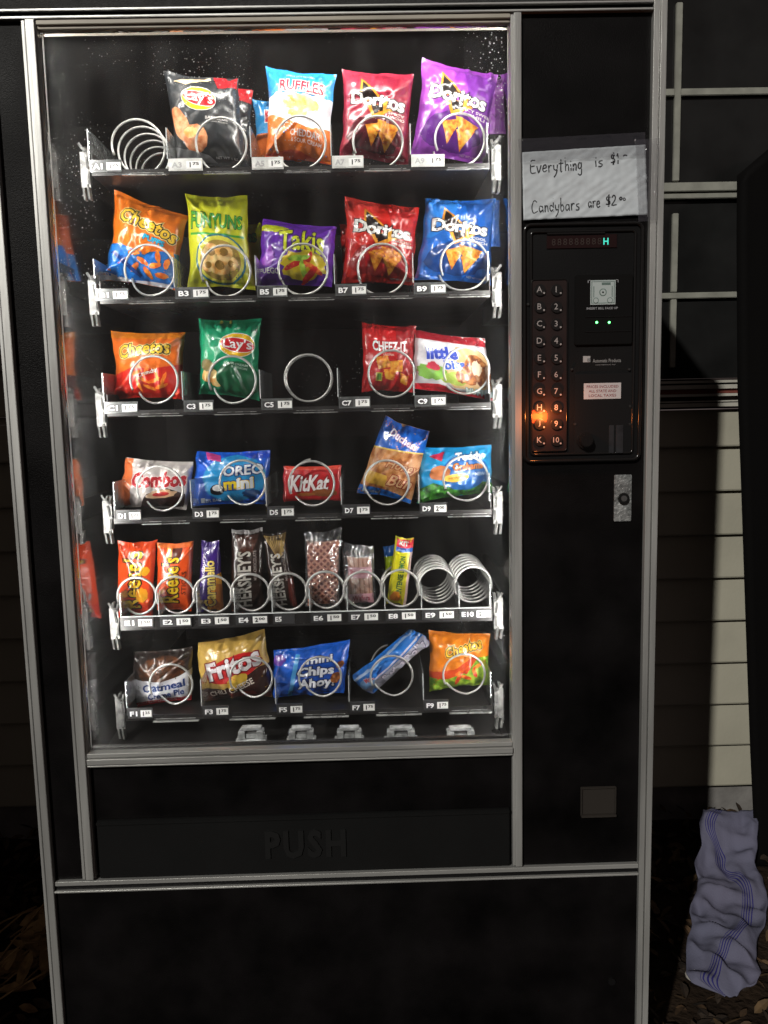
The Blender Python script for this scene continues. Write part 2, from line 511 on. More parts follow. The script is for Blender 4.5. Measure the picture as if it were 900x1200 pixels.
            for v in bm.verts:
                u = min(max(v.co.x*nu, 0), nu-1e-6); w = min(max(v.co.y*nv, 0), nv-1e-6)
                i, j = int(u), int(w); a, b = u-i, w-j
                def bl(G): return G[i, j]*(1-a)*(1-b)+G[i+1, j]*a*(1-b)+G[i, j+1]*(1-a)*b+G[i+1, j+1]*a*b
                n = bl(s.NN); n = n/np.linalg.norm(n)
                verts.append(bl(s.F)+n*(.00028+.00009*v.co.z)-O); nrm.append(n)
            for f in bm.faces:
                ids = [base+v.index for v in f.verts]
                # keep them facing outward
                p = [np.array(verts[q]) for q in ids[:3]]
                if np.dot(np.cross(p[1]-p[0], p[2]-p[0]), nrm[ids[0]]) < 0: ids.reverse()
                faces.append(tuple(ids)); mi.append(f.material_index)
            bm.free()
        me = bpy.data.meshes.new(name); me.from_pydata([tuple(v) for v in verts], [], faces)
        for c in cols: me.materials.append(c if not isinstance(c, str) else ink(c))
        me.polygons.foreach_set('material_index', mi); me.polygons.foreach_set('use_smooth', [True]*len(faces))
        me.update()
        me.normals_split_custom_set_from_vertices([tuple(n) for n in nrm])
        o = bpy.data.objects.new(name, me); COL.objects.link(o)
        if parent is None: o.location = s.base
        else: o.parent = parent; o.location = s.base-world_loc(parent)
        return o

LAMP_E = 42.0; SIDE_E = 118.0
# ================================================================== SETTING
SUN_DIR = Vector((.538, 1, -.68)).normalized()

def mat_ground():
    mt, nt, p = new_mat('bare_earth')
    tc = N(nt, 'ShaderNodeTexCoord')
    n1 = N(nt, 'ShaderNodeTexNoise'); n1.inputs['Scale'].default_value = 9; n1.inputs['Detail'].default_value = 9
    nt.links.new(tc.outputs['Object'], n1.inputs['Vector'])
    cr = N(nt, 'ShaderNodeValToRGB')
    cr.color_ramp.elements[0].position = .3; cr.color_ramp.elements[0].color = (.012, .008, .006, 1)
    cr.color_ramp.elements[1].position = .7; cr.color_ramp.elements[1].color = (.035, .023, .015, 1)
    nt.links.new(n1.outputs['Fac'], cr.inputs[0]); nt.links.new(cr.outputs[0], p.inputs['Base Color'])
    p.inputs['Roughness'].default_value = .95; p.inputs['Specular IOR Level'].default_value = .1
    n2 = N(nt, 'ShaderNodeTexNoise'); n2.inputs['Scale'].default_value = 60; n2.inputs['Detail'].default_value = 8
    nt.links.new(tc.outputs['Object'], n2.inputs['Vector'])
    b = N(nt, 'ShaderNodeBump'); b.inputs['Strength'].default_value = .9; b.inputs['Distance'].default_value = .012
    nt.links.new(n2.outputs['Fac'], b.inputs['Height']); nt.links.new(b.outputs[0], p.inputs['Normal'])
    return mt

def gz(x, y):
    """height of the earth: level under the machine, rough beside it"""
    if abs(x) < .52: k = 0
    else: k = min(1, (abs(x)-.52)/.12)
    return k*.03*noise.noise((x*4, y*4, 3.1))*max(0, min(1, (5-abs(x))/2))-.0

bm = bmesh.new()
xs = [-40, -12, -5]+[-3+.05*i for i in range(121)]+[5, 12, 40]
ys = [-40, -12, -4]+[-2+.05*i for i in range(61)]+[3, 12, 40]
g = [[bm.verts.new((x, y, gz(x, y)-.004)) for y in ys] for x in xs]
for i in range(len(xs)-1):
    for j in range(len(ys)-1):
        bm.faces.new((g[i][j], g[i+1][j], g[i+1][j+1], g[i][j+1])).smooth = True
tag(link('ground', bm, mat_ground()), kind='structure')

# leaf litter
LEAFM = [basic('dry_leaf_a', (.06, .032, .013), rough=.8, vary=.5, vscale=40), basic('dry_leaf_b', (.085, .05, .02), rough=.8, vary=.5, vscale=40),
         basic('dry_leaf_c', (.022, .013, .007), rough=.85, vary=.5, vscale=40), basic('dry_straw', (.42, .27, .12), rough=.8, vary=.4, vscale=40)]
bm = bmesh.new(); rnd = random.Random(5)
def leaf(x, y, z, s, mi):
    a = rnd.uniform(0, 2*PI); tx, ty = rnd.uniform(-.7, .7), rnd.uniform(-.7, .7)
    M_ = Matrix.Translation((x, y, z)) @ Matrix.Rotation(a, 4, 'Z') @ Matrix.Rotation(tx, 4, 'X') @ Matrix.Rotation(ty, 4, 'Y')
    out = [(0, -1), (.32, -.6), (.42, 0), (.25, .6), (0, 1), (-.25, .6), (-.42, 0), (-.32, -.6)]
    cv = rnd.uniform(.1, .5)
    mid = [bm.verts.new(M_ @ Vector((0, q*s, 0))) for q in (-1, -.6, 0, .6, 1)]
    L = [bm.verts.new(M_ @ Vector((-w*s, q*s, cv*w*s))) for w, q in ((.32, -.6), (.42, 0), (.25, .6))]
    Rr = [bm.verts.new(M_ @ Vector((w*s, q*s, cv*w*s))) for w, q in ((.32, -.6), (.42, 0), (.25, .6))]
    for side in (L, Rr):
        for f in ((mid[0], mid[1], side[0]), (mid[1], mid[2], side[1], side[0]), (mid[2], mid[3], side[2], side[1]), (mid[3], mid[4], side[2])):
            fc = bm.faces.new(f); fc.material_index = mi
for k in range(2600):
    side = rnd.random()
    if side < .6: x, y = rnd.uniform(.56, 1.9), rnd.uniform(-.1, .9)
    else: x, y = rnd.uniform(-1.12, -.53), rnd.uniform(-.2, .9)
    pile = .05*math.exp(-((.88-y)/.16)**2)
    leaf(x, y, gz(x, y)+rnd.uniform(.001, .014)+pile*rnd.random(), rnd.uniform(.009, .024), rnd.choice((0, 0, 1, 2, 2, 2)))
for k in range(90):   # a small heap of dead grass and leaves left of the machine
    x, y = rnd.gauss(-.66, .05), rnd.gauss(.42, .07)
    leaf(x, y, max(.01, .09-abs(x+.66)*.8)*rnd.random()+.01, rnd.uniform(.02, .05), 3)
for k in range(60):
    x, y = rnd.gauss(-.66, .06), rnd.gauss(.42, .07); a = rnd.uniform(.2, 1.1)
    L_ = rnd.uniform(.08, .17); z = rnd.uniform(.01, .05)
    tube(bm, [(x, y, z), (x+L_*.5*math.cos(a), y+L_*.5*math.sin(a), z+.03), (x+L_*math.cos(a), y+L_*math.sin(a), z+rnd.uniform(0, .06))], .0022, 4, 3)
tag(link('leaf_litter', bm, LEAFM, fixn=False), kind='stuff')

# ------- house behind
SIDING = basic('beige_vinyl_siding', (.40, .38, .305), rough=.6, vary=.08, vscale=6, bump=.25, bscale=120, spec=.25)
TRIMM = basic('off_white_trim', (.52, .50, .44), rough=.55, vary=.12, vscale=30)
MUNT = basic('weathered_muntin', (.30, .30, .26), rough=.6, vary=.18, vscale=30)
REDT = basic('rust_red_sill_strip', (.20, .045, .03), rough=.7, vary=.2)
CONC = basic('rough_concrete', (.20, .19, .18), rough=.9, vary=.3, vscale=14, bump=.7, bscale=70)
PANE = basic('dark_window_pane', (.016, .016, .016), rough=.12, spec=.4, vary=.3)
WY = .93
house = empty('house', (0, WY, 0), 'beige clapboard house wall with a dark paned window, behind the vending machine', 'house')
bm = bmesh.new()
def boards(x0, x1, za, zb):
    z = .108; 
    while z < 3.3:
        a, b = z, z+.118
        if b > za+1e-6 and a < zb-1e-6:
            a2, b2 = max(a, za), min(b, zb)
            yb = WY-.004-.014*(1-(a2-a)/.118); yt = WY-.004-.014*(1-(b2-a)/.118)
            prof = [(WY+.03, a2), (yb, a2), (yb-.0015, a2+.004), (yt, b2-.0005), (WY+.03, b2-.0005)]
            v0 = [bm.verts.new((x0, p[0], p[1])) for p in prof]; v1 = [bm.verts.new((x1, p[0], p[1])) for p in prof]
            n = len(prof); bm.faces.new(v0); bm.faces.new(v1[::-1])
            for i in range(n): bm.faces.new((v0[i], v1[i], v1[(i+1) % n], v0[(i+1) % n]))
        z += .118
boards(-1.15, 6, .108, 1.150)
boards(-1.15, .46, 1.150, 3.2); boards(1.80, 6, 1.150, 3.2); boards(.46, 1.80, 2.36, 3.2)
link('siding_wall', bm, SIDING, house)
bm = bmesh.new(); box(bm, (-1.15, WY+.006, -.1), (6, WY+.25, .107)); link('foundation', bm, CONC, house)
bm = bmesh.new(); box(bm, (-1.30, -.85, -.1), (-1.152, WY+.2, 3.2)); link('added_shade_wall', bm, SIDING, house)  # unseen wall added to shade the siding left of the machine
bm = bmesh.new(); box(bm, (-1.5, .50, 3.2), (6.2, WY+.6, 3.3)); link('roof_slab', bm, basic('dark_roof_felt', (.04, .04, .04), rough=.9), house)
bm = bmesh.new()
box(bm, (.49, WY-.008, 1.236), (.53, WY+.03, 2.34)); box(bm, (1.74, WY-.008, 1.236), (1.78, WY+.03, 2.34)); box(bm, (.53, WY-.008, 2.30), (1.74, WY+.03, 2.34))
frame = link('window', bm, basic('dark_window_frame', (.02, .02, .018), rough=.6), house)
bm = bmesh.new(); box(bm, (.53, WY+.020, 1.232), (1.74, WY+.028, 2.30)); link('pane', bm, PANE, frame)
# sill mouldings (white, white, red, white, white), dark board in the gaps
def zz(py): return at(850, py, WY-.02).z
for nm, lst, mt, (ya, yb) in (('sill', ((445.5, 448.3), (450.5, 455.3), (461, 464), (469, 470.6), (471.8, 476.2)), TRIMM, (WY-.03, WY-.004)),
                    ('sill_strip', ((455.6, 460.6),), REDT, (WY-.022, WY-.003)), ('sill_gap', ((443, 478.4),), basic('dark_gap_timber', (.03, .02, .018), rough=.9), (WY-.012, WY+.029))):
    bm = bmesh.new()
    for a, b in lst: box(bm, (.47, ya, zz(b)), (1.79, yb, zz(a)))
    link(nm, bm, mt, frame)
def bar(name, x0, z0, x1, z1, d=0., mt=MUNT):
    bm = bmesh.new(); box(bm, (x0, WY+.008-d, z0), (x1, WY+.019, z1)); link(name, bm, mt, frame, bevel=.0015)
bar('muntin', .847, 1.735, .8625, 2.165); bar('muntin', .531, 1.943, .8465, 1.960); bar('muntin', .863, 1.943, 1.735, 1.960)
bar('muntin', 1.16, 1.735, 1.176, 1.942); bar('muntin', 1.16, 1.9605, 1.176, 2.165)
bar('meeting_rail', .531, 1.7065, 1.735, 1.7285, .010, TRIMM and MUNT); bar('meeting_rail', .531, 1.690, 1.735, 1.7035, .004)
bar('muntin', .848, 1.262, .863, 1.438); bar('muntin', .848, 1.456, .863, 1.655); bar('muntin', .531, 1.4395, 1.735, 1.4545)

# ------- tall thing shrouded in black plastic at the right edge
KY = .70
edge = [(863.5, 206), (863, 280), (863.3, 343), (864, 450), (868, 560), (874, 740), (879, 880), (884, 985), (888, 1052)]
bm = bmesh.new()
def keep(px, py): 
    p = at(px, py, KY); return p.x, p.z
left = [keep(*e) for e in edge]
nz_, nx_ = 60, 26
cols = []
zt = left[0][1]; zb = -.01
def lx(z):
    for (xa, za), (xb, zb_) in zip(left, left[1:]):
        if zb_ <= z <= za: return xa+(xb-xa)*(za-z)/(za-zb_)
    return left[-1][0] if z < left[-1][1] else left[0][0]
for i in range(nx_+1):
    c = []
    for j in range(nz_+1):
        f = i/nx_
        x_top = left[0][0]+f*.62
        ztop = zt+min(.17, f*.62*.95)-.04*max(0, f-.3)
        z = zb+(ztop-zb)*j/nz_
        xl = lx(min(z, zt)); x = xl+(1.62-xl)*f
        y = KY+.012*noise.noise((x*6, z*1.3, 2))*(min(1, f*6))+.008*math.sin(x*40+2*z)*min(1, f*5)
        c.append((x, y, z))
    cols.append(c)
fr = [[bm.verts.new(p) for p in c] for c in cols]
bk = [[bm.verts.new((p[0]+.09, WY-.06, p[2]-.01)) for p in c] for c in cols]
for i in range(nx_):
    for j in range(nz_):
        bm.faces.new((fr[i][j], fr[i+1][j], fr[i+1][j+1], fr[i][j+1])).smooth = True
        bm.faces.new((bk[i][j], bk[i][j+1], bk[i+1][j+1], bk[i+1][j])).smooth = True
    bm.faces.new((fr[i][nz_], fr[i+1][nz_], bk[i+1][nz_], bk[i][nz_])); bm.faces.new((fr[i][0], bk[i][0], bk[i+1][0], fr[i+1][0]))
for j in range(nz_):
    bm.faces.new((fr[0][j], fr[0][j+1], bk[0][j+1], bk[0][j])); bm.faces.new((fr[nx_][j], bk[nx_][j], bk[nx_][j+1], fr[nx_][j+1]))
o = link('covered_cabinet', bm, basic('black_tarpaulin', (.0042, .0039, .0039), rough=.7, spec=.05, bump=.3, bscale=30), loc=(1.3, .8, 0))
tag(o, 'tall shape shrouded in black plastic sheeting against the wall at the right edge', 'tarp')

# ------- towel
TOW = None
def towel():
    mt, nt, p = new_mat('lavender_terry')
    tc = N(nt, 'ShaderNodeTexCoord'); uv = N(nt, 'ShaderNodeUVMap')
    n1 = N(nt, 'ShaderNodeTexNoise'); n1.inputs['Scale'].default_value = 6; n1.inputs['Detail'].default_value = 3
    nt.links.new(tc.outputs['Object'], n1.inputs['Vector'])
    base = N(nt, 'ShaderNodeMix', data_type='RGBA'); base.inputs[6].default_value = (.12, .13, .19, 1); base.inputs[7].default_value = (.15, .14, .20, 1)
    nt.links.new(n1.outputs['Fac'], base.inputs[0])
    sx = N(nt, 'ShaderNodeSeparateXYZ'); nt.links.new(uv.outputs[0], sx.inputs[0])
    mu = N(nt, 'ShaderNodeMath', operation='MULTIPLY'); mu.inputs[1].default_value = 2*PI*22
    nt.links.new(sx.outputs[0], mu.inputs[0])
    si = N(nt, 'ShaderNodeMath', operation='SINE'); nt.links.new(mu.outputs[0], si.inputs[0])
    g1 = N(nt, 'ShaderNodeMath', operation='GREATER_THAN'); g1.inputs[1].default_value = .25; nt.links.new(si.outputs[0], g1.inputs[0])
    a = N(nt, 'ShaderNodeMath', operation='GREATER_THAN'); a.inputs[1].default_value = .42; nt.links.new(sx.outputs[0], a.inputs[0])
    b = N(nt, 'ShaderNodeMath', operation='LESS_THAN'); b.inputs[1].default_value = .61; nt.links.new(sx.outputs[0], b.inputs[0])
    m1 = N(nt, 'ShaderNodeMath', operation='MULTIPLY'); nt.links.new(a.outputs[0], m1.inputs[0]); nt.links.new(b.outputs[0], m1.inputs[1])
    m2 = N(nt, 'ShaderNodeMath', operation='MULTIPLY'); nt.links.new(m1.outputs[0], m2.inputs[0]); nt.links.new(g1.outputs[0], m2.inputs[1])
    mx = N(nt, 'ShaderNodeMix', data_type='RGBA'); nt.links.new(m2.outputs[0], mx.inputs[0]); nt.links.new(base.outputs[2], mx.inputs[6]); mx.inputs[7].default_value = (.03, .028, .15, 1)
    nt.links.new(mx.outputs[2], p.inputs['Base Color']); p.inputs['Roughness'].default_value = .95; p.inputs['Specular IOR Level'].default_value = .1
    n3 = N(nt, 'ShaderNodeTexNoise'); n3.inputs['Scale'].default_value = 220; nt.links.new(tc.outputs['Object'], n3.inputs['Vector'])
    bb = N(nt, 'ShaderNodeBump'); bb.inputs['Strength'].default_value = .5; bb.inputs['Distance'].default_value = .0015
    nt.links.new(n3.outputs['Fac'], bb.inputs['Height']); nt.links.new(bb.outputs[0], p.inputs['Normal'])
    rows = [(949, 824, 884, .13), (965, 819, 888, .12), (990, 822, 886, .09), (1010, 815, 884, .07), (1030, 818, 895, .05), (1060, 810, 899, .045),
            (1085, 811, 896, .04), (1105, 806, 890, .035), (1125, 802, 884, .03), (1140, 803, 890, .03), (1152, 812, 884, .025), (1160, 832, 868, .02), (1167, 850, 862, .015)]
    bm = bmesh.new(); uvl = bm.loops.layers.uv.new('UVMap')
    nr, nc = 110, 64; grid = []; UV = {}
    ys = [r[0] for r in rows]
    for i in range(nr+1):
        y = ys[0]+(ys[-1]-ys[0])*i/nr
        l = np.interp(y, ys, [r[1] for r in rows]); r_ = np.interp(y, ys, [r[2] for r in rows]); z0 = np.interp(y, ys, [r[3] for r in rows])
        row = []
        for j in range(nc+1):
            f = j/nc; x = l+(r_-l)*f+5.5*noise.noise((y*.035, 0, f*1.2+5))+1.2*noise.noise((y*.09, 3, f*2))
            p0 = atz(x, y+(7*noise.noise((f*2.6, 1.7, 4))+3*noise.noise((f*7, 5, 4)))*max(0, 1-i/(nr*.25)) - (6*noise.noise((f*2.2, 8, 4)))*max(0, (i/nr-.8)*5), z0)
            e = math.sin(PI/2*min(1, min(f, 1-f)/.16, i/12, (nr-i)/12))
            q = noise.noise((p0.x*9+p0.y*3, p0.y*7, 4.))
            rid = 1-abs(noise.noise((p0.x*14+p0.y*8, p0.y*5-p0.x*3, 8.)))*3.2
            rid2 = 1-abs(noise.noise((p0.x*22-p0.y*17, p0.y*9+p0.x*4, 2.)))*4
            a_ = p0.x*.85+p0.y*.5+.05*noise.noise((p0.x*5, p0.y*4, 3)); b_ = p0.y*.85-p0.x*.5+.06*noise.noise((p0.x*4, p0.y*4, 13))
            s1 = math.sin(a_*44+1.5); s2 = math.sin(b_*33+.4+2.2*math.sin(a_*13)); k1 = .5+.5*noise.noise((p0.x*5, p0.y*5, 31))*2
            h = .016*q+.017*k1*(1-abs(s1)**.8)*1.4+.017*(1-k1*.7)*s2+.005*math.sin(b_*95+3*s1)+.003*noise.noise((p0.x*50, p0.y*50, 2))
            row.append(bm.verts.new((p0.x, p0.y, max(.004, p0.z+h*e))))
            UV[row[-1]] = (f+.26*math.sin(i*.062+.9)+.12*noise.noise((i*.05, f*3, 0)), i/nr)
        grid.append(row)
    for i in range(nr):
        for j in range(nc):
            fc = bm.faces.new((grid[i][j], grid[i][j+1], grid[i+1][j+1], grid[i+1][j])); fc.smooth = True
            for lp in fc.loops: lp[uvl].uv = UV[lp.vert]
    bmesh.ops.recalc_face_normals(bm, faces=bm.faces)
    c = atz(850, 1120, 0)
    o = link('towel', bm, mt, loc=(c.x, c.y, 0), fixn=False)
    so = o.modifiers.new('thick', 'SOLIDIFY'); so.thickness = .003; so.offset = -1
    tag(o, 'crumpled lavender towel with blue stripes lying on the ground by the house wall', 'towel')
towel()
bm = bmesh.new(); bmesh.ops.create_icosphere(bm, subdivisions=2, radius=.011)
for v in bm.verts: v.co *= 1+.35*noise.noise(v.co*150)
c = atz(810, 1142, .012); bmesh.ops.translate(bm, verts=bm.verts, vec=c)
tag(link('paper_scrap', bm, basic('dirty_paper', (.5, .47, .42), rough=.8), loc=(c.x, c.y, 0)), 'tiny crumpled white scrap on the dark ground at the foot of the towel', 'litter')
# ================================================================== VENDING MACHINE
VM = empty('vending_machine', (-.005, .45, 0), 'tall black glass-fronted snack vending machine with silver trim, lit inside', 'vending machine')
def part(name, bm, mt, parent=None, **k): return link(name, bm, mt, parent or VM, **k)
XL, XR = -.483, .4825
CL, CR = -.4140, .2768          # liner side walls
TOPZ, CZ = 1.83, 1.795
# cabinet shell (open box behind the door)
bm = bmesh.new()
box(bm, (XL, .012, .03), (CL-.003, .895, TOPZ)); box(bm, (CR+.003, .012, .03), (XR, .895, TOPZ))
box(bm, (CL-.003, .03, CZ+.003), (CR+.003, .895, TOPZ-.001)); box(bm, (CL-.003, .03, .031), (CR+.003, .895, .598)); box(bm, (CL-.003, .665, .598), (CR+.003, .894, CZ+.003))
part('cabinet', bm, BLACK)
bm = bmesh.new()
box(bm, (CL-.0029, .021, .6), (CL, .66, CZ)); box(bm, (CR, .021, .6), (CR+.0029, .66, CZ)); box(bm, (CL, .021, CZ), (CR, .66, CZ+.0028)); 
part('liner', bm, BLACKWALL)
bm = bmesh.new(); box(bm, (CL, .655, .6), (CR, .6649, CZ)); part('back_liner', bm, BLACKBACK)
bm = bmesh.new()  # sloping chute
v = [bm.verts.new(p) for p in ((CL, .03, .601), (CR, .03, .601), (CR, .12, .602), (CL, .12, .602), (CL, .65, .64), (CR, .65, .64))]
bm.faces.new(v[:4]); bm.faces.new((v[3], v[2], v[5], v[4])); part('chute', bm, TRAYM)
for x in (-.38, .38):
    for y in (.08, .82):
        bm = bmesh.new(); bmesh.ops.create_cone(bm, cap_ends=True, segments=16, radius1=.025, radius2=.018, depth=.034, matrix=Matrix.Translation((x, y, .013))); part('foot', bm, BLACKDULL)
# door panels
ZT0, ZT1 = 1.7165, 1.7265        # double top rail
ZB = .4265                       # double bottom rail
bm = bmesh.new(); box(bm, (-.466, -.002, ZT1+.001), (.4635, .0115, TOPZ)); part('header_panel', bm, basic('header_textured_black', (.026, .026, .026), rough=.55, bump=.8, bscale=700, vary=.3, vscale=90, spec=.4), bevel=.0015)
bm = bmesh.new(); box(bm, (-.466, -.001, ZB+.008), (-.4225, .0115, ZT0-.001)); part('door_stile', bm, BLACK, bevel=.001)
bm = bmesh.new(); box(bm, (.2795, -.001, ZB+.008), (.4635, .0115, ZT0-.001)); part('control_panel', bm, BLACK, bevel=.001)
bm = bmesh.new(); box(bm, (-.466, -.004, .045), (.4635, .0115, ZB-.011)); part('kick_panel', bm, BLACK, bevel=.0015)
# trims
def rail(name, x0, z0, x1, z1, y0=-.010, y1=.0118, groove=None, mt=ALU):
    """aluminium extrusion: two flat lands with a dark groove between"""
    bm = bmesh.new()
    if groove is None: box(bm, (x0, y0, z0), (x1, y1, z1))
    else:
        vert = (z1-z0) > (x1-x0)
        for a, b, d in groove:
            if vert: box(bm, (x0+(x1-x0)*a, y0+d, z0), (x0+(x1-x0)*b, y1, z1))
            else: box(bm, (x0, y0+d, z0+(z1-z0)*a), (x1, y1, z0+(z1-z0)*b))
    return part(name, bm, mt, bevel=.0006)
G = ((0, .28, 0), (.285, .36, .006), (.365, 1, -.001))
rail('outer_trim', -.4835, .03, -.4668, TOPZ, groove=G)
rail('outer_trim', .4643, .03, .4835, TOPZ, groove=((0, .42, 0), (.425, .55, .005), (.555, 1, .001)))
DK = ((0, .3, 0), (.72, 1, 0))
r = rail('top_rail', -.4663, ZT0-.0015, .4638, ZT1+.0008, groove=((0, .22, 0), (.78, 1, 0)), mt=ALUH)
bm = bmesh.new(); box(bm, (-.4662, -.004, ZT0+.0012), (.4637, .011, ZT1-.0018)); part('groove', bm, BLACKDULL, r)
r = rail('bottom_rail', -.4663, ZB-.010, .4638, ZB+.0075, groove=((0, .17, 0), (.60, 1, .003)), mt=ALUH)
bm = bmesh.new(); box(bm, (-.4662, -.005, ZB-.0065), (.4637, .011, ZB+.0002)); part('groove', bm, BLACKDULL, r)
# glass frame
FB0, FB1 = .6235, .6445
rail('glass_frame', -.4215, .437, -.4015, ZT0-.002, y0=-.009, y1=.020, groove=((0, .22, .002), (.225, .30, .007), (.305, .9, 0), (.905, 1, .004)))
rail('glass_frame', .2625, .437, .2785, ZT0-.002, y0=-.009, y1=.020, groove=((0, .25, .003), (.255, .9, 0), (.905, 1, .006)))
rail('glass_frame', -.4010, FB0, .2620, FB1, y0=-.010, y1=.020, groove=((0, .12, 0), (.125, .19, .006), (.195, .62, -.001), (.625, .70, .007), (.705, 1, .002)), mt=ALUH)
rail('glass_frame', -.4010, 1.7035, .2620, ZT0-.002, y0=-.007, y1=.020, groove=((0, .4, .004), (.41, 1, 0)), mt=basic('aged_white_gasket', (.55, .5, .42), rough=.5, vary=.2))
bm = bmesh.new()  # black rubber seal round the pane
for a, b in (((-.4000, .011, FB1+.0003), (.2610, .018, FB1+.003)),): box(bm, a, b)
part('seal', bm, BLACKDULL)
bm = bmesh.new(); box(bm, (-.4005, .0065, FB1+.0005), (.2618, .0105, 1.7031)); part('glass_pane', bm, GLASS)
# delivery door
bm = bmesh.new(); box(bm, (-.4008, .004, ZB+.0085), (.2620, .0115, FB0-.001)); part('delivery_recess', bm, BLACK)
bm = bmesh.new()
p0, p1 = at(115, 963, -.004), at(600, 948, -.004)
box(bm, (-.395, -.004, ZB+.0095), (.258, .0035, p0.z))
box(bm, (-.395, -.0075, p0.z-.006), (.258, -.0042, p0.z))
dd = part('delivery_door', bm, PUSHM, bevel=.0012)
bm = bmesh.new(); c = at(358, 989, -.005)
cu = bpy.data.curves.new('t', 'FONT'); cu.body = 'PUSH'; cu.offset = .03; cu.space_character = 1.15
vs, ts = text2d('PUSH', .035, 1.2)
xs_ = [v[0] for v in vs]; ys_ = [v[1] for v in vs]; kx = .128/(max(xs_)-min(xs_)); kz = .047/(max(ys_)-min(ys_))
lo, hi = [], []
for a, b in vs:
    X = c.x+(a-(max(xs_)+min(xs_))/2)*kx; Z = c.z+(b-(max(ys_)+min(ys_))/2)*kz
    lo.append(bm.verts.new((X, -.0041, Z))); hi.append(bm.verts.new((X, -.0062, Z)))
ec = {}
for t in ts:
    bm.faces.new([hi[i] for i in t])
    for i in range(3):
        e = (t[i], t[(i+1) % 3]); k = tuple(sorted(e)); ec.setdefault(k, []).append(e)
for k, l in ec.items():
    if len(l) == 1:
        a, b = l[0]; bm.faces.new((hi[a], lo[a], lo[b], hi[b]))
part('raised_lettering', bm, basic('charcoal_lettering', (.0135, .0135, .0135), rough=.4, spec=.3), dd)

# ---------------- lamp
bm = bmesh.new(); bmesh.ops.create_cone(bm, cap_ends=True, segments=20, radius1=.013, radius2=.013, depth=.60, matrix=Matrix.Translation((-.065, .055, 1.766)) @ Matrix.Rotation(PI/2, 4, 'Y'))
LAMP = emit('fluorescent_glow', (1.0, .97, .90), LAMP_E)
part('fluorescent_tube', bm, LAMP, smooth=True)
for nm_x in (-.4094, .2715):
    bm = bmesh.new(); bmesh.ops.create_cone(bm, cap_ends=True, segments=12, radius1=.0033, radius2=.0033, depth=1.03, matrix=Matrix.Translation((nm_x, .027, 1.175)))
    part('side_light_strip', bm, emit('side_strip_glow', (1.0, .98, .93), SIDE_E), smooth=True)
bm = bmesh.new(); box(bm, (CL+.002, .022, 1.784), (CR-.002, .09, 1.7945)); part('lamp_reflector', bm, WHITE)
for x in (-.372, .242):
    bm = bmesh.new(); box(bm, (x-.006, .04, 1.752), (x+.006, .07, 1.783)); part('lamp_holder', bm, WHITE)

# ---------------- trays
TY = .12; RY = .143
ROWS = {
 'A': dict(z=1.5546, tags=[(105, 142), (197, 237), (295, 332), (389, 426), (482, 521)], rings=[(160, 168), (259, 168), (352, 166), (443, 166), (539, 163)], r=.0400),
 'B': dict(z=1.3577, tags=[(112, 150), (205, 245), (301, 337), (393, 430), (485, 523)], rings=[(175, 316), (264, 317), (355, 315), (448, 315), (545, 310)], r=.0400),
 'C': dict(z=1.1783, tags=[(122, 161), (215, 250), (306, 343), (397, 434), (486, 523)], rings=[(180, 445), (272, 445), (361, 443), (459, 438), (547, 434)], r=.0385),
 'D': dict(z=1.0013, tags=[(135, 165), (225, 257), (313, 345), (401, 434), (492, 524)], rings=[(187, 573), (284, 566), (365, 567), (453, 566), (546, 561)], r=.0380),
 'E': dict(z=.8200, tags=[(142, 179), (187, 224), (232, 269), (276, 314), (320, 345), (364, 401), (408, 444), (452, 488), (495, 533), (539, 576)],
           rings=[(160, 699), (205, 698), (249, 697), (293, 695), (337, 694), (381, 692), (425, 692), (469, 690), (512, 688), (555, 687)], r=.0325),
 'F': dict(z=.6615, tags=[(149, 178), (237, 268), (324, 355), (410, 440), (497, 526)], rings=[(200, 803), (294, 795), (375, 794), (459, 793), (544, 791)], r=.0365),
}
PR = {'A': '75', 'B': '75', 'C': '75', 'D': '75', 'E': '50', 'F': '75'}
TXL, TXR = -.377, .2505
EDGE = basic('acrylic_edge', (.5, .52, .52), rough=.25, spec=.6)
SILV = basic('worn_silver_strip', (.42, .42, .41), rough=.3, metal=.6, vary=.35, vscale=60, rvary=.15)
TXTW = basic('tag_white_print', (.8, .8, .8), rough=.5); TXTB = basic('tag_black_print', (.01, .01, .01), rough=.5)
HOLD = basic('tag_holder_grey', (.10, .105, .105), rough=.25, coat=.6, vary=.3, vscale=90)
HOLD_GLARE = basic('tag_holder_glare', (.62, .62, .6), rough=.3, coat=.5, vary=.15, vscale=90)  # lamp glare on the clear top-row holders painted as white
ringpos = {}
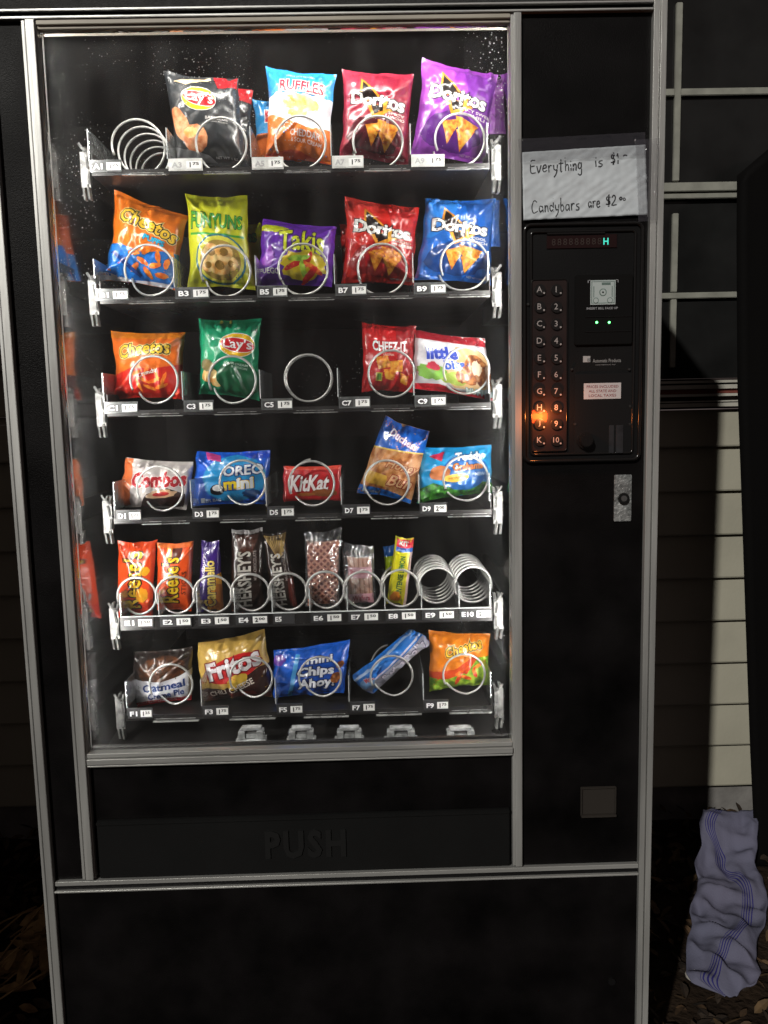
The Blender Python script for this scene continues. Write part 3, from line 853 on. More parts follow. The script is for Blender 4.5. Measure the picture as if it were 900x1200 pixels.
for key, R_ in ROWS.items():
    z = R_['z']; n = len(R_['tags'])
    five = n == 5
    bm = bmesh.new()
    box(bm, (TXL, TY, z-.014), (TXR, TY+.46, z-.0115))                     # floor
    box(bm, (TXL, TY, z-.0112), (TXR, TY+.0022, z-.005 if five else z+.0085))                  # front lip
    box(bm, (TXL, TY+.003, z-.0112), (TXL+.0012, TY+.46, z+.022)); box(bm, (TXR-.0012, TY+.003, z-.0112), (TXR, TY+.46, z+.022))
    tray = part('tray', bm, TRAYM)
    tray['label'] = 'tray of row %s' % key
    xs_t = [(at(a, 600, TY).x if False else None) for a, b in R_['tags']]
    prow = {'A': 191, 'B': 341, 'C': 473, 'D': 599, 'E': 724, 'F': 830}[key]
    X0 = [at(a, prow, TY-.003).x for a, b in R_['tags']]; X1 = [at(b, prow, TY-.003).x for a, b in R_['tags']]
    for k in range(n):
        a, b = X0[k], X1[k]
        idn = key+str(k+1 if key == 'E' else 2*k+1)
        w = b-a; y = TY-.0022
        bm = bmesh.new(); box(bm, (a, y, z-.0092), (b, TY-.0003, z+.0092), 0)
        glare = key == 'A' and k > 0
        if key in 'ABC':
            # ribbed top edge of the clear holder
            for q in range(9): box(bm, (a+w*(.04+q*.105), y-.0006, z+.0065), (a+w*(.075+q*.105), y-.0001, z+.0086), 0)
        o = link('tag_holder', bm, HOLD_GLARE if glare else (HOLD if key in 'ABC' else TAGBLK), tray)
        bm = bmesh.new(); box(bm, (a+w*.04, y-.0007, z-.0068), (a+w*.46, y-.0002, z+.0052), 0)
        flat_text(bm, idn, a+w*.25, z-.0008, w*(.30 if len(idn) == 2 else .38), .0085, y-.0011, 1, .03)
        lab = link('selection_label', bm, [HOLD_GLARE if glare else TAGBLK, basic('tag_glare_print', (.35, .35, .35)) if glare else TXTW], tray, fixn=False)
        lab['label'] = 'label reading %s' % idn
        if idn == 'E5': continue
        bm = bmesh.new(); box(bm, (a+w*.53, y-.0008, z-.0066), (a+w*.97, y-.0003, z+.0050), 0)
        main, sup = '1', PR[key]
        if idn == 'D9': main, sup = '2', '00'
        if idn == 'E4' or idn == 'E10': main, sup = '2', '00'
        if idn == 'F1': sup = '25'
        flat_text(bm, main, a+w*.645, z-.0008, None, .0078, y-.0012, 1, .04)
        flat_text(bm, sup, a+w*.81, z+.0008, w*.19, .0046, y-.0012, 1, .03)
        link('price_tag', bm, [WHITE, TXTB], tray, fixn=False)
    # bright strips under the coils, clear dividers
    if five:
        for k in range(n):
            a = X1[k]+.001; b = (X0[k+1] if k+1 < n else TXR)-.002
            b = min(b, a+.078)
            bm = bmesh.new(); box(bm, (a, TY-.007, z-.0158), (b, TY-.0002, z-.0146)); box(bm, (a+.004, TY-.0022, z-.0118), (b-.006, TY-.0010, z-.0110))
            link('front_strip', bm, SILV, tray, bevel=.0003)
    else:
        bm = bmesh.new()
        box(bm, (TXL+.004, TY-.0035, z+.0092), (TXR-.004, TY-.0005, z+.0108)); link('front_strip', bm, EDGE, tray)
    hgt = .056 if five else .050
    divs = (X0+[TXR-.003]) if five else (X0+[TXR-.003])
    for k, a in enumerate(divs):
        bm = bmesh.new(); box(bm, (a-.0015, TY-.001, z+.0095), (a+.0005, TY+.16, z+hgt)); d = link('divider', bm, ACRY, tray)
        bm = bmesh.new(); box(bm, (a-.0016, TY-.0022, z+.0095), (a-.0004, TY-.0012, z+hgt)); link('divider_glint', bm, EDGE, d)  # pale post: the bright glint along the divider's edge put into colour
    # end latches
    for sx, xx in ((-1, TXL-.003), (1, TXR+.003)):
        bm = bmesh.new(); rn = random.Random(ord(key)+sx)
        for q in range(2):
            x = xx+sx*(.004+q*.0085)
            yb = TY+.004+q*.004
            for (za, zb_, dx) in ((-.048, -.026, .003), (-.024, -.006, -.002), (-.002, .016, .003), (.018, .032, -.004)):
                x2 = x+dx*rn.uniform(.5, 1.1)*sx
                w = .0019
                vv = [bm.verts.new(p) for p in ((x-w, yb, z+za), (x+w, yb-.002, z+za), (x2+w, yb-.002, z+zb_), (x2-w, yb, z+zb_),
                                                (x-w, yb+.012, z+za), (x+w, yb+.010, z+za), (x2+w, yb+.010, z+zb_), (x2-w, yb+.012, z+zb_))]
                for f in ((0, 1, 2, 3), (7, 6, 5, 4), (0, 4, 5, 1), (1, 5, 6, 2), (2, 6, 7, 3), (3, 7, 4, 0)): bm.faces.new([vv[i] for i in f])
        box(bm, (min(xx+sx*.001, xx+sx*.016), TY+.005, z-.030), (max(xx+sx*.001, xx+sx*.016), TY+.0075, z+.024))
        tube(bm, [(xx+sx*.002, TY-.002, z+.022), (xx+sx*.008, TY-.006, z+.026), (xx+sx*.014, TY-.002, z+.034)], .0022, 6)
        link('latch', bm, CHROME, tray)
    # coils
    for k, (px, py) in enumerate(R_['rings']):
        c = at(px, py, RY); r = R_['r']
        idn = key+str(k+1 if key == 'E' else 2*k+1)
        ringpos[idn] = c
        empty_col = idn in ('A1', 'C5', 'E9', 'E10')
        pts = []
        a0 = math.radians(205); seg = 40
        turns = {'A1': 6, 'C5': 3, 'E9': 6, 'E10': 6}.get(idn, 1.32)
        pitch = .034 if idn == 'A1' else (.024 if key == 'E' else .03)
        tot = int(turns*seg)
        pass
        for i in range(tot+1):
            t = i/seg; a = a0-2*PI*t
            if empty_col: y = RY+pitch*t if idn != 'C5' else RY+.010*t
            else:
                y = RY+.008*min(t, 1)+.06*max(0, min(1, (t-.80)/.45))+max(0, t-1.25)*pitch*1.2
                if idn[0] == 'E': y = RY+.006*min(t, 1)+.035*max(0, min(1, (t-.80)/.45))+max(0, t-1.25)*pitch
            pts.append((c.x+r*math.cos(a), y, c.z+r*math.sin(a)))
        bm = bmesh.new(); tube(bm, pts, .0019 if key != 'E' else .0022, 8)
        link('coil', bm, WIRE, tray, fixn=False)
# clear clips along the delivery door
CLIP = basic('milky_clear_plastic', (.33, .34, .34), rough=.25, spec=.6, vary=.5, vscale=70, coat=.5)
for px0, px1 in ((271, 319), (330, 377), (386, 433), (443, 497), (513, 566)):
    bm = bmesh.new(); a = at(px0, 872, .075); b = at(px1, 866, .075); zc = at((px0+px1)/2, 879, .075).z-.006; w = b.x-a.x
    def q(f0, f1, h0, h1, y0=.06, y1=.085): box(bm, (a.x+w*f0, y0, zc+h0*1.32), (a.x+w*f1, y1, zc+h1*1.32))
    q(0, 1, .000, .010); q(.02, .98, .0115, .0135, .055); q(.14, .86, .014, .021); q(.20, .36, .0215, .031, .066); q(.64, .80, .0215, .031, .066); q(.37, .63, .0215, .027, .07); q(.26, .74, .0315, .035, .07)
    for k in range(12): q(.04+k*.08, .07+k*.08, .0015, .0085, .0585, .0598)
    for k in range(5): q(.30+k*.09, .33+k*.09, .0155, .0195, .0585, .0598)
    part('door_clip', bm, CLIP, bevel=.0006)
bm = bmesh.new(); box(bm, (CL+.001, .05, .603), (CR-.001, .095, zc-.001)); part('door_ledge', bm, TRAYM)
bm = bmesh.new(); box(bm, (CL+.012, .052, zc+.001), (CR-.004, .0545, zc+.006)); part('ledge_strip', bm, SILV)

# ---------------- selection panel
def fr_(px, py, y=-.002): p = at(px, py, y); return p.x, p.z
a = fr_(614, 541); b = fr_(752, 262)
panel_bm = bmesh.new()
GLB = basic('glossy_black_bezel', (.010, .0095, .0095), rough=.18, spec=.5, coat=.3)
prism(panel_bm, rrect(a[0], a[1], b[0], b[1], .010), -.0045, -.0012)
sp = part('selection_panel', panel_bm, BLACKDULL)
bm = bmesh.new()
for ins, rr, yy in ((.0, .0028, -.006), (.010, .0022, -.0055)):
    P_ = rrect(a[0]+ins, a[1]+ins, b[0]-ins, b[1]-ins, .010-ins*.5, 6); P_ = P_+P_[:2]
    tube(bm, [(x, yy, z) for x, z in P_], rr, 8, cap=False)
link('bezel', bm, GLB, sp, fixn=True)
# display
x0, z0 = fr_(640, 292); x1, z1 = fr_(722, 275)
bm = bmesh.new(); box(bm, (x0, -.0062, z0), (x1, -.0046, z1)); disp = link('display', bm, basic('dark_red_window', (.02, .008, .008), rough=.12, spec=.5), sp)
bm = bmesh.new(); box(bm, (x0, -.009, z1+.0005), (x1-.018, -.0046, z1+.0032)); link('display_hood', bm, GLB, disp, bevel=.0005)
bm = bmesh.new()
for k in range(9):
    c = fr_(648+k*6.7, 284.5-k*.15); flat_text(bm, '8', c[0], c[1], .0058, .0095, -.0066, 0, 0)
link('unlit_digits', bm, basic('dim_digit', (.045, .03, .026), rough=.4), disp, fixn=False)
bm = bmesh.new(); c = fr_(709, 283.5); flat_text(bm, 'H', c[0], c[1], .0075, .0095, -.0067, 0, .02); link('lit_letter', bm, emit('cyan_segment', (.05, .55, .42), 1.1), disp, fixn=False)
# keypad
x0, z0 = fr_(622, 529); x1, z1 = fr_(664, 328)
bm = bmesh.new(); prism(bm, rrect(x0, z0, x1, z1, .004), -.0064, -.0046)
kp = link('keypad', bm, basic('keypad_plate', (.022, .012, .011), rough=.35, coat=.4, vary=.3, vscale=30), sp)
bm = bmesh.new()
P_ = rrect(x0, z0, x1, z1, .004, 4); P_ = P_+P_[:2]; tube(bm, [(x, -.0068, z) for x, z in P_], .0010, 6, cap=False); link('keypad_rim', bm, GLB, kp)
BTN = basic('black_button', (.012, .011, .011), rough=.3, coat=.3); DOT = basic('button_print', (.42, .38, .37), rough=.5)
ys_b = [340, 360, 380, 400, 420, 439.5, 459, 478, 497, 516]
for col, px in ((['A', 'B', 'C', 'D', 'E', 'F', 'G', 'H', 'J', 'K'], 632.5), ([str(i) for i in range(1, 11)], 652)):
    for t, py in zip(col, ys_b):
        c = fr_(px, py, -.007); bm = bmesh.new()
        disc(bm, c, .0083, -.0095, -.0066, 18, 0)
        flat_text(bm, t, c[0]-.001, c[1]+.0008, None, .0085 if len(t) == 1 else .008, -.0099, 1, .005)
        disc(bm, (c[0]+.0058, c[1]-.0046), .0014, -.0100, -.0094, 8, 1)
        o = link('button', bm, [BTN, DOT], kp, fixn=False); o['label'] = 'button marked %s' % t
c = fr_(627.5, 488, -.0075)
bm = bmesh.new(); prism(bm, rrect(c[0]-.0060, c[1]-.0042, c[0]+.0110, c[1]+.0042, .004, 6), -.0074, -.0066, 0)
prism(bm, rrect(c[0]-.0075, c[1]-.0110, c[0]+.0175, c[1]+.0100, .008, 6), -.0070, -.0066, 1)
link('backlight_lamp', bm, [emit('orange_backlight', (1.0, .13, .02), .34), emit('dim_backlight', (.85, .075, .012), .09)], kp)
pl = bpy.data.lights.new('keypad_glow', 'POINT'); pl.energy = .20; pl.color = (1, .24, .05); pl.shadow_soft_size = .004  # added light floating before the keypad to spread its orange glow
lo_ = bpy.data.objects.new('keypad_glow', pl); COL.objects.link(lo_); lo_.parent = kp; lo_.location = Vector((c[0]+.014, -.034, c[1]))-world_loc(kp)
# bill acceptor
x0, z0 = fr_(672, 405); x1, z1 = fr_(740, 322)
bm = bmesh.new(); prism(bm, rrect(x0, z0, x1, z1, .003), -.0095, -.0046); ba = link('bill_acceptor', bm, basic('acceptor_black', (.006, .006, .006), rough=.25, spec=.4), sp, bevel=.0008)
x0, z0 = fr_(690, 358); x1, z1 = fr_(719.5, 329)
bm = bmesh.new(); cx, cz = (x0+x1)/2, (z0+z1)/2
box(bm, (x0, -.0102, z0), (x1, -.0097, z1), 0)
def ol(u0, v0, u1, v1, mi=1, y=-.0104): box(bm, (x0+(x1-x0)*u0, y, z0+(z1-z0)*v0), (x0+(x1-x0)*u1, -.0101, z0+(z1-z0)*v1), mi)
for q in ((.05, .05, .95, .075), (.05, .93, .95, .95), (.04, .05, .065, .95), (.935, .05, .96, .95), (.45, .80, .80, .90), (.12, .30, .15, .75), (.85, .3, .88, .75)): ol(*q)
for cc, r1, r2 in (((.5, .5), .0055, .0042), ((.22, .17), .0042, .0033), ((.78, .17), .0042, .0033), ((.5, .5), .0022, .0014)):
    X, Z = x0+(x1-x0)*cc[0], z0+(z1-z0)*cc[1]
    disc(bm, (X, Z), r1, -.0104, -.0102, 16, 1); disc(bm, (X, Z), r2, -.0106, -.0102, 16, 0)
link('banknote_picture', bm, [basic('pale_note', (.50, .56, .55), rough=.45), basic('note_lines', (.14, .20, .18), rough=.5)], ba, fixn=True)
bm = bmesh.new(); c = fr_(704, 362); flat_text(bm, 'INSERT BILL FACE UP', c[0], c[1], .046, .0032, -.0099, 0, .02)
c = fr_(705, 329); 
for sx in (-1, 1): box(bm, (c[0]+sx*.0225, -.0101, c[1]-.004), (c[0]+sx*.0215, -.0097, c[1])); box(bm, (c[0]+sx*.0225, -.0101, c[1]-.0005), (c[0]+sx*.019, -.0097, c[1]+.0002))
link('acceptor_print', bm, basic('pale_print', (.38, .38, .40)), ba, fixn=False)
bm = bmesh.new(); p_, q_ = fr_(684, 372), fr_(738, 372); box(bm, (p_[0], -.0108, p_[1]-.0008), (q_[0], -.0096, p_[1])); box(bm, (p_[0], -.0108, p_[1]-.022), (q_[0], -.0096, p_[1]-.0212)); link('note_slot', bm, GLB, ba)
for px in (697.5, 712):
    c = fr_(px, 378.5); bm = bmesh.new(); bmesh.ops.create_uvsphere(bm, u_segments=10, v_segments=8, radius=.0017, matrix=Matrix.Translation((c[0], -.0102, c[1])))
    link('indicator_light', bm, emit('green_led', (.12, 1.0, .20), 6), ba, smooth=True)
# maker's mark
bm = bmesh.new(); c = fr_(687, 421)
box(bm, (c[0]-.0055, -.0050, c[1]-.0045), (c[0]+.0052, -.0046, c[1]+.0045), 0)
for k in range(3): box(bm, (c[0]+.0012+k*.0014, -.0052, c[1]-.004), (c[0]+.0018+k*.0014, -.00505, c[1]+.001), 1)
c2 = fr_(694, 423); flat_text(bm, 'Automatic Products', c2[0], c2[1], .042, .0052, -.0050, 2, .01, anchor='l'); c2 = fr_(709, 427.5)
flat_text(bm, 'international, ltd.', c2[0], c2[1], .030, .0020, -.0050, 2, .0)
link('maker_plate', bm, [basic('mark_grey', (.42, .42, .42)), TAGBLK, basic('mark_text', (.30, .30, .30))], sp, fixn=False)
# coin section
x0, z0 = fr_(672, 533); x1, z1 = fr_(740, 437)
bm = bmesh.new(); prism(bm, rrect(x0, z0, x1, z1, .002), -.0066, -.0046); cp = link('coin_plate', bm, basic('coin_plate_black', (.010, .010, .0105), rough=.3), sp, bevel=.0006)
for (px, py) in ((669, 433), (736, 433), (673, 497), (737, 497), (737, 476), (618, 357)):
    c = fr_(px, py); bm = bmesh.new(); disc(bm, c, .0018, -.0078, -.0045, 10); link('screw', bm, basic('dark_screw', (.12, .12, .12), rough=.3, metal=.8), sp)
x0, z0 = fr_(683, 468); x1, z1 = fr_(726.5, 448.5)
bm = bmesh.new(); box(bm, (x0, -.0074, z0), (x1, -.0067, z1), 0); cx = (x0+x1)/2; hh = (z1-z0)
for k, t in enumerate(('PRICES INCLUDED', 'ALL STATE AND', 'LOCAL TAXES')): flat_text(bm, t, cx, z1-hh*(.22+.28*k), (x1-x0)*(.86 if k == 0 else .74), hh*.17, -.0077, 1, .01)
link('notice_label', bm, [basic('notice_white', (.60, .57, .57), rough=.4), basic('notice_red', (.32, .10, .10))], cp, fixn=False)
c = fr_(684, 516); bm = bmesh.new(); disc(bm, c, .0125, -.013, -.0067, 24); disc(bm, c, .0095, -.022, -.0131, 24)
link('coin_return_knob', bm, GLB, cp, bevel=.0012)
x0, z0 = fr_(712, 531); x1, z1 = fr_(729, 498)
bm = bmesh.new(); box(bm, (x0, -.0085, z0), (x0+(x1-x0)*.36, -.0067, z1)); box(bm, (x0+(x1-x0)*.48, -.0095, z0), (x1, -.0067, z1)); link('coin_slot', bm, basic('worn_grey_metal', (.05, .05, .055), rough=.35, metal=.5, vary=.3, vscale=60), cp, bevel=.0006)
# lock
x0, z0 = fr_(719, 611); x1, z1 = fr_(740, 556)
bm = bmesh.new(); box(bm, (x0, -.0045, z0), (x1, -.0012, z1)); lk = part('lock_plate', bm, basic('galvanised_plate', (.30, .31, .31), rough=.4, metal=.4, vary=.6, vscale=120, bump=.8, bscale=260, rvary=.2), bevel=.0008)
c = ((x0+x1)/2, (z0+z1)/2); bm = bmesh.new(); disc(bm, c, .0085, -.0095, -.0046, 24); link('lock_cylinder', bm, basic('dark_lock', (.03, .03, .03), rough=.3, metal=.6), lk, bevel=.0008)
bm = bmesh.new(); disc(bm, c, .0045, -.0105, -.0096, 16); box(bm, (c[0]-.0008, -.0112, c[1]-.003), (c[0]+.0008, -.0106, c[1]+.003)); link('keyway', bm, basic('steel_key_core', (.3, .3, .3), rough=.3, metal=.8), lk)
# coin cup
x0, z0 = fr_(680, 956); x1, z1 = fr_(721.5, 921)
bm = bmesh.new(); CUP = basic('brown_grey_cup', (.035, .030, .026), rough=.4, spec=.4)
box(bm, (x0, -.0032, z0), (x1, -.0013, z1)); 
box(bm, (x0, -.010, z0), (x1, -.0034, z0+.004)); box(bm, (x0, -.007, z0+.0042), (x0+.002, -.0034, z1)); box(bm, (x1-.002, -.007, z0+.0042), (x1, -.0034, z1)); box(bm, (x0+.002, -.007, z1-.002), (x1-.002, -.0034, z1))
part('coin_cup', bm, CUP, bevel=.0006)
c = fr_(716, 1148); bm = bmesh.new(); disc(bm, c, .006, -.008, -.0042, 16); part('panel_screw', bm, BLACKDULL)

# ---------------- handwritten notice
HW = {
 'E': [[(.48, .95), (.1, .9), (.08, .03), (.52, 0)], [(.1, .5), (.42, .53)]], 'v': [[(0, .5), (.18, 0), (.4, .55)]],
 'e': [[(.05, .26), (.36, .32), (.3, .52), (.12, .48), (.04, .2), (.16, .0), (.40, .1)]], 'r': [[(.05, .5), (.08, 0)], [(.07, .28), (.2, .5), (.36, .48)]],
 'y': [[(.05, .5), (.12, .15), (.32, .14)], [(.42, .52), (.32, -.1), (.08, -.42)]], 't': [[(.2, .9), (.18, .05), (.3, 0)], [(0, .6), (.42, .63)]],
 'h': [[(.05, 1), (.07, 0)], [(.07, .3), (.22, .5), (.34, .35), (.35, 0)]], 'i': [[(.08, .45), (.1, 0)], [(.09, .68), (.12, .72)]],
 'n': [[(.05, .5), (.07, 0)], [(.07, .3), (.22, .5), (.34, .35), (.36, 0)]], 'g': [[(.35, .45), (.15, .5), (.05, .25), (.18, .05), (.35, .2), (.37, .5), (.36, -.3), (.2, -.45), (.03, -.34)]],
 's': [[(.32, .5), (.1, .46), (.1, .32), (.3, .2), (.25, .02), (.03, .03)]], '$': [[(.42, .7), (.12, .76), (.1, .5), (.38, .36), (.34, .1), (.03, .12)], [(.26, .95), (.22, -.1)], [(.33, .95), (.29, -.1)]],
 '1': [[(.08, .66), (.2, .85), (.2, 0)]], '-': [[(0, .62), (.16, .68), (.36, .64)]], 'C': [[(.52, .82), (.28, .95), (.06, .6), (.05, .2), (.22, -.05), (.58, .1)]],
 'a': [[(.35, .45), (.15, .5), (.04, .25), (.15, .03), (.35, .2)], [(.36, .5), (.42, .02)]], 'd': [[(.33, .42), (.12, .48), (.04, .2), (.18, .02), (.35, .15)], [(.38, 1), (.39, 0)]],
 'b': [[(.06, 1), (.07, .02), (.3, .05), (.36, .3), (.2, .48), (.08, .35)]], '2': [[(.05, .7), (.2, .88), (.38, .72), (.3, .4), (.02, .02), (.48, .05)]],
 'o': [[(.1, .1), (0, .3), (.15, .45), (.28, .3), (.22, .1), (.1, .1)]]}
ct = (at(611.5, 179, -.004), at(756, 170, -.004), at(758.5, 252, -.004), at(613, 258.5, -.004))
sg = empty('paper_sign', ((ct[2]+ct[3])/2), 'handwritten white paper price sign taped above the selection panel', 'paper sign')
NX, NZ = 60, 36
def sheet_pt(u, v, lift=0):
    p = ct[3].lerp(ct[2], u).lerp(ct[0].lerp(ct[1], u), v)
    h = .0012+.0022*max(0, noise.noise((u*7+v*4, v*1.5-u*2, 3)))+.0016*abs(noise.noise((u*11-v*8, v*3, 9)))+.0008*noise.noise((u*22, v*14, 1))
    return Vector((p.x, p.y-h-lift, p.z))
bm = bmesh.new(); gr = [[bm.verts.new(sheet_pt(i/NX, j/NZ)) for j in range(NZ+1)] for i in range(NX+1)]
for i in range(NX):
    for j in range(NZ): bm.faces.new((gr[i][j], gr[i+1][j], gr[i+1][j+1], gr[i][j+1])).smooth = True
sh = link('sheet', bm, basic('office_paper', (.66, .70, .74), rough=.6, vary=.05, bump=.1, bscale=30), sg, fixn=False)
so = sh.modifiers.new('t', 'SOLIDIFY'); so.thickness = .0003; so.offset = 1
bm = bmesh.new()
Wp = (ct[2]-ct[3]).length; Hp = (ct[0]-ct[3]).length
def write(s, xa, xb, yb, hh, slope=0):
    """letters of string s between photo columns xa..xb, baseline row yb"""
    tot = sum(max(p[0] for st in HW[c] for p in st)+.14 for c in s)
    u0 = (xa-612)/145.5; u1 = (xb-612)/145.5; k = (u1-u0)/tot; u = u0; v0 = 1-(yb-176)/80.5
    hv = hh/80.5; rr = random.Random(len(s))
    for c in s:
        w = max(p[0] for st in HW[c] for p in st)+.14
        dv = rr.uniform(-.006, .006)
        for st in HW[c]:
            # smooth the stroke
            pts = []
            for q in range(len(st)-1):
                P0 = Vector(st[max(q-1, 0)]); P1 = Vector(st[q]); P2 = Vector(st[q+1]); P3 = Vector(st[min(q+2, len(st)-1)])
                for t in (0, .34, .67):
                    pts.append(.5*((2*P1)+(-P0+P2)*t+(2*P0-5*P1+4*P2-P3)*t*t+(-P0+3*P1-3*P2+P3)*t**3))
            pts.append(Vector(st[-1]))
            ph = [((u+p.x*k)*Wp, (v0+dv+p.y*hv+slope*(u-u0))*Hp) for p in pts]
            vs, fs = stroke2d(ph, .0016*rr.uniform(.85, 1.15))
            vv = [bm.verts.new(sheet_pt(a/Wp, b/Hp, .0004)) for a, b in vs]
            for f in fs: bm.faces.new([vv[i] for i in f])
        u += w*k
def done(): link('handwriting', bm, basic('black_marker', (.02, .02, .025), rough=.6), sg, fixn=False)
write('Everything', 621, 683, 201, 15, .02); write('is', 697, 708, 198, 14); write('$1', 716, 726, 196, 13); write('-', 731, 737, 195, 13)
done(); bm = bmesh.new()
write('Candybars', 622, 679, 248, 15, .02); write('are', 688, 703, 245, 14); write('$2', 709, 723, 244, 13); write('oo', 725, 733, 239, 8)
done()
TAPE = film('wrinkled_tape', (.35, .37, .5), .045)
def tape(c4, y, seed, name='tape'):
    bm = bmesh.new(); P4 = [at(px, py, y) for px, py in c4]; n, m_ = 40, 14
    g_ = [[None]*(m_+1) for _ in range(n+1)]
    for i in range(n+1):
        for j in range(m_+1):
            u, v = i/n, j/m_; p = P4[3].lerp(P4[2], u).lerp(P4[0].lerp(P4[1], u), v)
            g_[i][j] = bm.verts.new((p.x, p.y-.0016*abs(noise.noise((u*9+seed, v*3, seed)))-.001*abs(noise.noise((u*20, v*6, seed))), p.z))
    for i in range(n):
        for j in range(m_): bm.faces.new((g_[i][j], g_[i+1][j], g_[i+1][j+1], g_[i][j+1])).smooth = True
    link(name, bm, TAPE, sg, fixn=False)
tape(((607, 163), (756, 155), (757, 182), (609, 190)), -.0095, 3)
tape(((744, 164), (773, 162), (771, 258), (748, 260)), -.0135, 8)
# ================================================================== SNACKS
GRP = {'A': 'snack bags in the top row', 'B': 'snack bags in the second row', 'C': 'snack bags in the third row', 'D': 'snacks in the fourth row', 'E': 'candy and wafers in the fifth row', 'F': 'snacks in the bottom row'}
def snack(p, name, base, label, cat, row):
    o = p.build(name, base); tag(o, label, cat, GRP[row]); return o

def dorito(p, dark, deep, light, sub):
    p.poly([(.0, 1), (.5, 1), (.36, .62), (.1, .5), (0, .52)], light)
    p.poly([(.55, .96), (1, .9), (1, .2), (.74, .45)], deep)
    p.ell(.5, .26, .42, .20, dark, jag=.08, seed=4)
    # flash triangles either side of the name
    p.poly([(.27, .885), (.58, .66), (.24, .60)], 'f0a030'); p.poly([(.295, .845), (.53, .665), (.275, .62)], '1a0c0a')
    p.poly([(.34, .60), (.80, .56), (.46, .42)], 'f0a030'); p.poly([(.41, .585), (.70, .565), (.47, .47)], '1a0c0a')
    p.text('Doritos', .52, .635, .80, .15, 'f6f4f0', rot=-.07, bold=.035, outline='120a0a', ow=.05, taper=.0, spacing=.95)
    p.poly([(.60, .60), (.66, .64), (.645, .52), (.60, .46)], 'f8b840')
    t = sub.split('|')
    for k, s_ in enumerate(t): p.text(s_, .80, .50-.045*k, .055*len(s_)*.75+.05, .032, 'f0e8e0', rot=-.05, bold=.02)
    p.poly([(.34, .34), (.62, .40), (.45, .12)], 'chip'); p.poly([(.52, .42), (.86, .36), (.70, .20), (.60, .22)], 'chip'); p.poly([(.55, .27), (.82, .30), (.64, .08)], 'chip')
    p.text('NET WT 1 3/4 OZ', .8, .055, .28, .018, 'e0d0d0', bold=.01)
    return p

def lays(p, cx, cy, w, rot=-.08):
    r = w*.5*p.W/p.H
    p.ell(cx, cy, w*.53, r*.72, 'ffffff', rot=rot)
    p.ell(cx, cy, w*.51, r*.68, 'f8c51c', rot=rot)
    p.ell(cx+.01, cy-.0, w*.50, r*.44, 'ffffff', rot=rot-.12); p.ell(cx+.01, cy-.0, w*.49, r*.40, 'd81e26', rot=rot-.12)
    p.text("Lay's", cx+.01, cy+.0, w*.84, r*.74, 'ffffff', rot=rot-.06, bold=.015, outline='a01018', ow=.015)

def cheetos(p, cx, cy, w, h, rot=0., fill='ffd23a', shear=.15):
    p.text('Cheetos', cx, cy, w, h, fill, rot=rot, bold=.025, outline='140a04', ow=.06, outline2='ffe49a', ow2=.10, shear=shear, arc=.2, spacing=1.05)

YB = .188
# ---- row A
p = Pack([(226, 92), (296, 104), (293, 196), (232, 196)], YB+.042, seed=31, bulge=.012)
p.poly([(.55, 1), (1, 1), (1, .8), (.62, .84)], 'c02028')
snack(p, 'chip_bag', '26282a', 'second dark grey chip bag with a red corner, half hidden in the top row', 'chip bag', 'A')
p = Pack([(193, 84), (278, 91), (291, 197), (206, 198)], YB, seed=3, bulge=.027, crease=.85, lean=-.004)
p.poly([(.66, 1), (.99, 1), (.98, .86), (.74, .83)], 'c8242c'); p.poly([(.12, .90), (.62, .99), (.64, .955), (.30, .86)], 'f0d8b0')
lays(p, .46, .70, .46)
p.ell(.16, .42, .11, .20, 'tan', rot=.35, jag=.04, seed=2); p.ell(.36, .27, .17, .15, 'tan', rot=-.2, jag=.05, seed=3); p.ell(.30, .33, .10, .06, 'potato', jag=.1, seed=9)
p.text('BARBECUE', .68, .485, .30, .032, 'd8d4d0', rot=-.05, bold=.02); p.text('Potato Chips', .68, .445, .28, .022, 'b0aca8', rot=-.05, bold=.01)
p.poly([(.05, .20), (.5, .10), (.6, .03), (.05, .06)], '8a8c90'); p.text('NET WT 1 OZ', .74, .08, .3, .022, 'd8d8d8', bold=.01)
snack(p, 'chip_bag', '34373a', 'dark grey potato chip bag with a yellow and red oval logo, top row', 'chip bag', 'A')
p = Pack([(297, 117), (352, 121), (352, 190), (301, 190)], YB+.045, seed=32, bulge=.012)
p.rect(0, 0, 1, .42, 'e87020'); p.text('R', .34, .72, .2, .2, 'c81830', bold=.05, outline='ffffff', ow=.06)
snack(p, 'chip_bag', '2a96d8', 'light blue bag corner peeking out left behind the blue, white and orange bag', 'chip bag', 'A')
p = Pack([(312, 77), (394, 88), (388, 193), (312, 189)], YB, seed=5, bulge=.024, pinch=.035, lean=-.004)
p.poly([(0, .66), (.08, .68), (.14, .72), (.24, .70), (.34, .73), (.5, .69), (.6, .715), (.7, .69), (.8, .70), (.9, .68), (1, .69), (1, .3), (0, .3)], 'cloud')
p.poly([(0, .46), (.1, .47), (.25, .43), (.45, .38), (.62, .34), (.8, .35), (1, .36), (1, 0), (0, 0)], 'f07a24')
p.ell(.46, .62, .22, .085, 'potato', rot=.1, jag=.12, seed=3); p.ell(.66, .60, .15, .07, 'potato', rot=-.4, jag=.12, seed=5); p.ell(.55, .50, .22, .05, 'potato', jag=.15, rot=.1, seed=6); p.ell(.72, .47, .1, .06, 'cloud', jag=.15, seed=8)
p.text('RUFFLES', .53, .78, .66, .135, 'd81c38', bold=.03, outline='ffffff', ow=.05, outline2='8a1020', ow2=.075, arc=.14, rot=-.04)
p.text('SINCE 1958 RIDGED', .5, .915, .40, .022, 'e8f4ff', bold=.01, arc=.5)
p.text('CHEDDAR', .60, .265, .46, .075, 'fff0e8', bold=.02, rot=-.08); p.text('& SOUR CREAM', .62, .185, .46, .042, 'fff0e8', bold=.01, rot=-.08)
